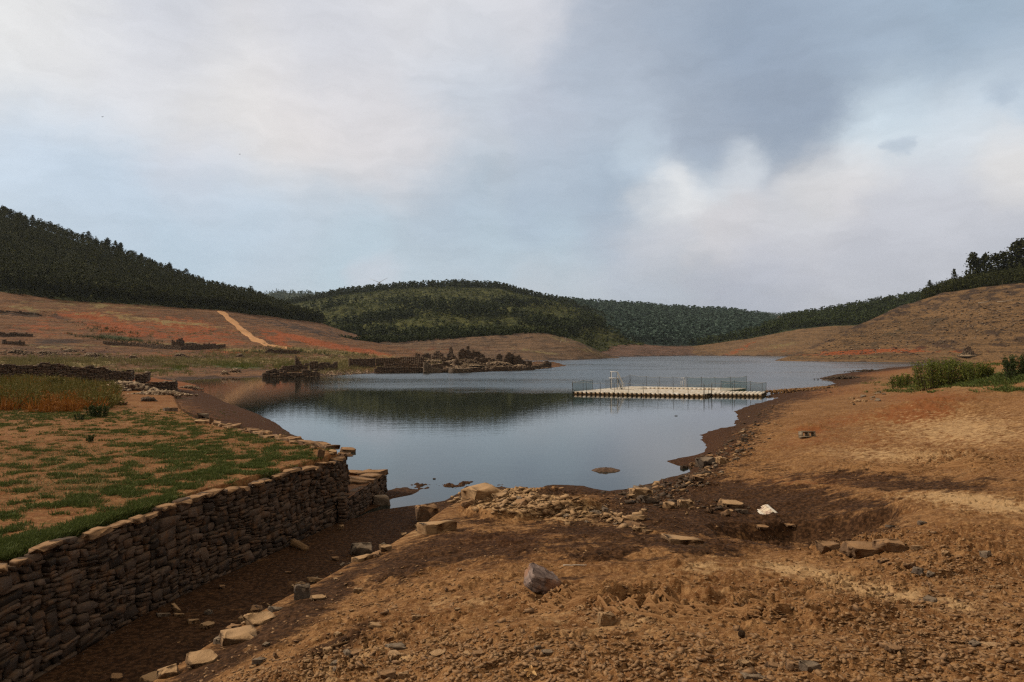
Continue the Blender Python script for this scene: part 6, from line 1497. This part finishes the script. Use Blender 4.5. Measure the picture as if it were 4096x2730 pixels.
fence(wk, woff, [wq(s, 1.01) for s in (.12, .4, .7, 1.0)], M_NET, hs=[1.6, 1.6, 1.5, 1.4])
# ladder-backed lifeguard platform
def lifeguard():
    q = dq(.13, .42); root = empty('lifeguard_tower', (q[0], q[1], DZ)); hgt = 2.75
    for (x, y) in ((-.55, -.45), (-.55, .45), (.45, -.45), (.45, .45)):
        b = MB(); b.tube([(x, y, 0), (x, y, hgt)], .045, 6); b.build('post', M_POST if y > 0 else M_WHITE, root)
    b = MB(); b.box((-.15, 0, 1.78), (1.4, 1.05, .07)); b.build('platform', M_WHITE, root)
    b = MB()
    for y in (-.45, .45): b.tube([(-.6, y, hgt), (.45, y, hgt), (1.25, y, 1.0), (1.25, y, 0)], .05, 6)
    b.tube([(-.58, -.45, hgt), (-.58, .45, hgt)], .04, 6); b.build('handrail', M_WHITE, root)
    b = MB()
    for k in range(7):
        z = 1.65 - k * .25; x = .5 + (1.78 - z) * .33; b.box((x, 0, z), (.22, .7, .035))
    for y in (-.33, .33): b.tube([(.45, y, 1.78), (1.08, y, 0)], .035, 6)
    b.build('ladder', M_POST, root)
    tag(root, 'tall white railed lifeguard platform with ladder on the pontoon', 'lifeguard tower')
lifeguard()
def pool_ladder(s, t, h, label, rz):
    q = dq(s, t); root = empty('pool_ladder', (q[0], q[1], DZ), rz)
    for y in (-.28, .28):
        b = MB(); b.tube([(.35, y, 0), (.3, y, h * .6), (.1, y, h * .93), (-.12, y, h * .95), (-.28, y, h * .6), (-.3, y, -.2)], .032, 6); b.build('rail', M_WHITE, root)
    b = MB()
    for z in (-.1, .15): b.box((-.3, 0, z), (.1, .56, .03))
    b.build('steps', M_POST, root); tag(root, label, 'pool ladder')
pool_ladder(.20, .40, 1.1, 'small arched bathing ladder beside the lifeguard platform', 1.0)
pool_ladder(.50, .92, 1.7, 'taller slanted bathing ladder on the far arm of the pontoon', .2)

# ---------------------------------------------------------------- small things
def torn_sheet():
    p, n_ = hit(766, 513); w = 17 * p.y / F
    m, nt, b = new_mat("printed_sheet"); g = nt('TexCoord').outputs['Object']; br = nt('TexBrick', {'Vector': g, 'Color1': (0.75, 0.66, 0.50, 1), 'Color2': (0.13, 0.03, 0.03, 1), 'Mortar': (0.62, 0.52, 0.42, 1), 'Scale': 7.0, 'Mortar Size': .03, 'Bias': -.1})
    sxx = nt('SeparateXYZ', {0: g}).outputs[0]
    c = nt.mix(nt.rng(nt.math('ABSOLUTE', sxx), .12, .2), br.outputs[0], (0.74, 0.70, 0.62)); nt.l.new(c, b.inputs['Base Color'])
    X, Y = np.meshgrid(np.linspace(-.5, .5, 14), np.linspace(-.3, .3, 9)); Z = .10 * np.sin(X * 5) + .16 * (Y + .3) + .03 * fbm(X * 4, Y * 4, 2, 2)
    keepf = []; fa = grid_faces(9, 14)
    for f in fa:
        cx, cy = X.ravel()[f].mean(), Y.ravel()[f].mean()
        if cy > .22 and cx < -.05: continue
        if cy < -.2 and (cx > .05 and cx < .25): continue
        if cx < -.38 and cy > .05: continue
        keepf.append(list(f))
    V = np.stack([X * w, Y * w * 1.5, Z * w], -1).reshape(-1, 3); o = mesh_obj('torn_sheet', V, keepf, m, smooth=False); o.location = p + Vector((0, 0, .06)); o.rotation_euler = (.25, 0, .35)
    so = o.modifiers.new('thick', 'SOLIDIFY'); so.thickness = .02
    tag(o, 'torn white printed sheet with dark red pattern lying on dark mud', 'torn sheet')
torn_sheet()
def log(u, v, wpx, rz, label, mat, rad=.12, name='driftwood', tilt=.05, lift=.5):
    p, n_ = hit(u, v); L = wpx * p.y / F; b = MB(); r = random.Random(int(u)); n = 7
    pts = [((k / (n - 1) - .5) * L, r.uniform(-.03, .03) * L, r.uniform(-.01, .01) * L) for k in range(n)]
    b.tube(pts, rad, 7, rad * .7); o = b.build(name, mat); o.location = p + Vector((0, 0, rad * lift)); o.rotation_euler = (0, tilt, rz); return tag(o, label, 'driftwood')
M_WOOD = mat_plain("weathered_wood", (0.13, 0.075, 0.035), (0.24, 0.15, 0.08), 6, stretch=(.3, 3, 3)); M_BLEACH = mat_plain("bleached_wood", (0.42, 0.38, 0.32), (0.56, 0.52, 0.46), 5)
log(300, 548, 26, -.75, 'thick brown driftwood log lying on the trench mud', M_WOOD, .15)
log(575, 566, 24, .1, 'thin pale stick lying flat behind the banded boulder', M_STRAW if False else M_BLEACH, .012, tilt=0, lift=1.5)
log(905, 638, 16, .15, 'short grey tube like twig in the wheel ruts', M_WOOD, .03)
for i, (u, v, w, a) in enumerate([(372, 605, 26, .8), (340, 645, 20, .7), (930, 590, 22, 1.0), (860, 652, 14, -.4)]):
    log(u, v, w, a, ['straight twig on the dark bank slope', 'bent twig at the edge of the dark slope', 'curved twig on the layered slope at right', 'broken twig in the lower right gravel'][i], M_WOOD, .015, 'twig', 0, 1.2)
def leaf_litter():
    p, n_ = hit(531, 674); w = 17 * p.y / F; m = mat_plain("dry_leaf", (0.42, 0.24, 0.10), (0.62, 0.42, 0.20), 6)
    a = np.linspace(0, 2 * math.pi, 26, endpoint=False); r = .34 + .16 * np.cos(a * 5) + .05 * np.cos(a * 11)
    V = [(0, 0, .03)] + [(x, y, z) for x, y, z in zip(r * np.cos(a), r * np.sin(a) * .8, .16 * np.abs(np.sin(a * 2.5)) + .05)]
    o = mesh_obj('dry_leaf', np.array(V) * w, [[0, k + 1, (k + 1) % 26 + 1] for k in range(26)], m); o.location = p + Vector((0, 0, .02)); o.rotation_euler = (.5, -.2, .4); tag(o, 'curled golden dry leaf on the foreground gravel', 'leaf')
leaf_litter()
def pinecone():
    p, n_ = hit(739, 636); r0 = 3.6 * p.y / F; b = MB()
    for k in range(11):
        z = k / 10; R = r0 * math.sin(.35 + z * 2.5) ; m = 9
        for j in range(m):
            a = 2 * math.pi * (j + .5 * (k % 2)) / m; b.box((R * math.cos(a) * .75, R * math.sin(a) * .75, z * r0 * 1.9), (r0 * .5, r0 * .42, r0 * .10), a, (0, -.5))
    o = b.build('pine_cone', mat_plain("cone_scales", (0.030, 0.018, 0.010), (0.075, 0.045, 0.025), 20)); o.location = p + Vector((0, 0, .02)); o.rotation_euler = (1.1, .3, .4); tag(o, 'open dark pine cone lying on the tan clay', 'pine cone')
pinecone()
def concrete_block():
    p, n_ = hit(807, 437); w = 15 * p.y / F; b = MB(); h = w * .42
    b.box((0, w * .17, 0), (w, w * .08, h)); b.box((0, -w * .17, 0), (w, w * .08, h)); 
    for x in (-.46, 0, .46): b.box((x * w, 0, 0), (w * .08, w * .255, h * .99))
    bb = b.build('building_block', mat_plain("block_concrete", (0.16, 0.135, 0.10), (0.24, 0.20, 0.15), 5)); bb.location = p + Vector((0, 0, h * .4)); bb.rotation_euler = (1.35, .05, .2); tag(bb, 'grey hollow building block lying before a small red earth heap', 'building block')
concrete_block()
for i, (u, v, w) in enumerate([(325.5, 446, 6.5), (434.5, 480, 4), (725, 431, 4), (676, 417, 3)]):
    q = Vector(P(u, v - 1, 0)); o = bpy.data.objects.new('stone', proto_mesh(i, M_DARKST)); COL.objects.link(o); s = w * q.y / F; o.scale = (s, s * .8, s * .9); o.location = q + Vector((0, 0, .05 * s))
    tag(o, ['dark double humped rock showing in the water off the beach', 'tiny dark rock tip past the mud flats in the cove', 'dark rock tip just off the right mud shore', 'tiny rock tip farther off the right mud shore'][i], 'rock')
# bleached dead trunks and snags on the banks
SN = [(1002, 288, 9, .5, 1), (1005, 302, 14, -.5, 0), (985, 303, 12, -.4, 0), (943, 291, 4, .2, 1), (960, 285, 6, 0, 0), (462, 342, 8, .9, 0), (390, 344, 6, 1.0, 0), (440, 344, 5, 0, 0), (182, 306, 8, -.1, 0), (245, 312, 6, .6, 0), (218, 316, 2, 0, 1), (560, 345, 5, 1.2, 1), (565, 342, 5, 1.1, 1)]
for i, (u, v, w, a, st_) in enumerate(SN):
    h_ = hit(u, v)
    if not h_: continue
    p = h_[0]; L = w * p.y / F; b = MB()
    if st_: b.tube([(0, 0, -.2), (.05 * L, 0, L * .5), (.2 * L * a, 0, L)], .02 * L + .06, 5, .03)
    else: b.tube([(-L / 2, 0, .2), (0, .03 * L, .5), (L / 2, 0, .3 + .1 * L)], .12, 5, .05)
    o = b.build('dead_trunk', M_BLEACH if i not in (0,) else M_BARK); o.location = p; o.rotation_euler = (0, 0, a if not st_ else 0)
    tag(o, 'bleached fallen trunk or snag on the bare upper bank', 'dead trunk', 'dead trunks on the drawdown banks')
# wind turbine
def turbine():
    base = ridge_pos('mid', 380, 3.0); p = Vector(PD(379.3, 300, 1500)); p.z = PD(379.3, 296, 1500)[2]; top = PD(379.3, 282.5, 1500)[2]; h = top - p.z
    root = empty('wind_turbine', p); M_T = mat_plain("turbine_paint", (0.42, 0.43, 0.45), (0.50, 0.51, 0.53), 1)
    b = MB(); b.tube([(0, 0, -30), (0, 0, h)], 2.4, 10, 1.4); b.build('tower', M_T, root)
    b = MB(); b.box((0, 2, h), (3.5, 9, 3.5)); b.tube([(0, -2, h), (0, -4.5, h)], 1.6, 8, .6); b.build('nacelle', M_T, root)
    for k, a in enumerate((62, 182, 292)):
        a = math.radians(a + 90 - 90); d = Vector((math.sin(a), 0, math.cos(a))); b = MB()
        b.tube([tuple(Vector((0, -3.5, h)) + d * q) for q in (0, 6, 30)], 1.1, 6, .25); b.build('blade', M_T, root)
    tag(root, 'white wind turbine peeking over the rounded middle hill', 'wind turbine')
turbine()
# hamlet on the farthest ridge
MW_ = mat_plain("whitewash", (0.55, 0.54, 0.52), (0.65, 0.64, 0.62), 1); MRf = mat_plain("roof_tile", (0.22, 0.09, 0.05), (0.3, 0.13, 0.08), 1)
for i, (u, w) in enumerate(((773, 3.0), (777, 2.4), (780.5, 3.2))):
    p = Vector(PD(u, 318.4, 2300)); h_ = hit(u, 318.4); p = h_[0] if h_ else p; s = w * p.y / F
    root = empty('house', p); b = MB(); b.box((0, 0, s * .12), (s, s * .6, s * .5)); b.build('walls', MW_, root)
    b = MB(); hh = s * .37; b.add([(-s * .53, -s * .34, hh), (s * .53, -s * .34, hh), (s * .53, s * .34, hh), (-s * .53, s * .34, hh), (-s * .53, 0, hh + s * .17), (s * .53, 0, hh + s * .17)], [(0, 1, 5, 4), (2, 3, 4, 5), (0, 4, 3), (1, 2, 5), (3, 2, 1, 0)]); b.build('roof', MRf, root)
    tag(root, ['leftmost tiny white house of the hamlet on the far ridge', 'middle tiny white house of the hamlet on the far ridge', 'rightmost tiny white house of the hamlet on the far ridge'][i], 'house', 'houses of the far hamlet')
# birds far up
M_BIRD = mat_plain("bird_dark", (0.02, 0.02, 0.02), (0.04, 0.04, 0.04), 5)
for i, (u, v) in enumerate(((102.5, 116.8), (239.8, 154.2))):
    p = Vector(PD(u, v, 100)); b = MB(); b.box((0, 0, 0), (.08, .28, .06)); b.box((.12, 0, .02), (.2, .09, .02), 0, (0, -.2)); b.box((-.12, 0, .02), (.2, .09, .02), 0, (0, .2))
    o = b.build('bird', M_BIRD); o.location = p; tag(o, ['tiny dark bird high at the left in the pale cloud', 'tiny dark bird lower in the pale cloud, right of the first'][i], 'bird')
# ---------------------------------------------------------------- evening air
def haze():
    b = MB(); b.box((0, 2400, 170), (7000, 5400, 360)); m = bpy.data.materials.new("haze_air"); m.use_nodes = True; nt = NT(m.node_tree); nt.n.clear()
    v = nt('VolumePrincipled', {'Color': (0.62, 0.74, 0.86, 1), 'Density': 0.00004, 'Anisotropy': 0.2}); nt('OutputMaterial', {'Volume': v.outputs[0]})
    o = b.build('haze', m); tag(o, 'thin evening haze in the valley air', kind='stuff')
haze()
scene.cycles.volume_step_rate = 10; scene.cycles.volume_max_steps = 16
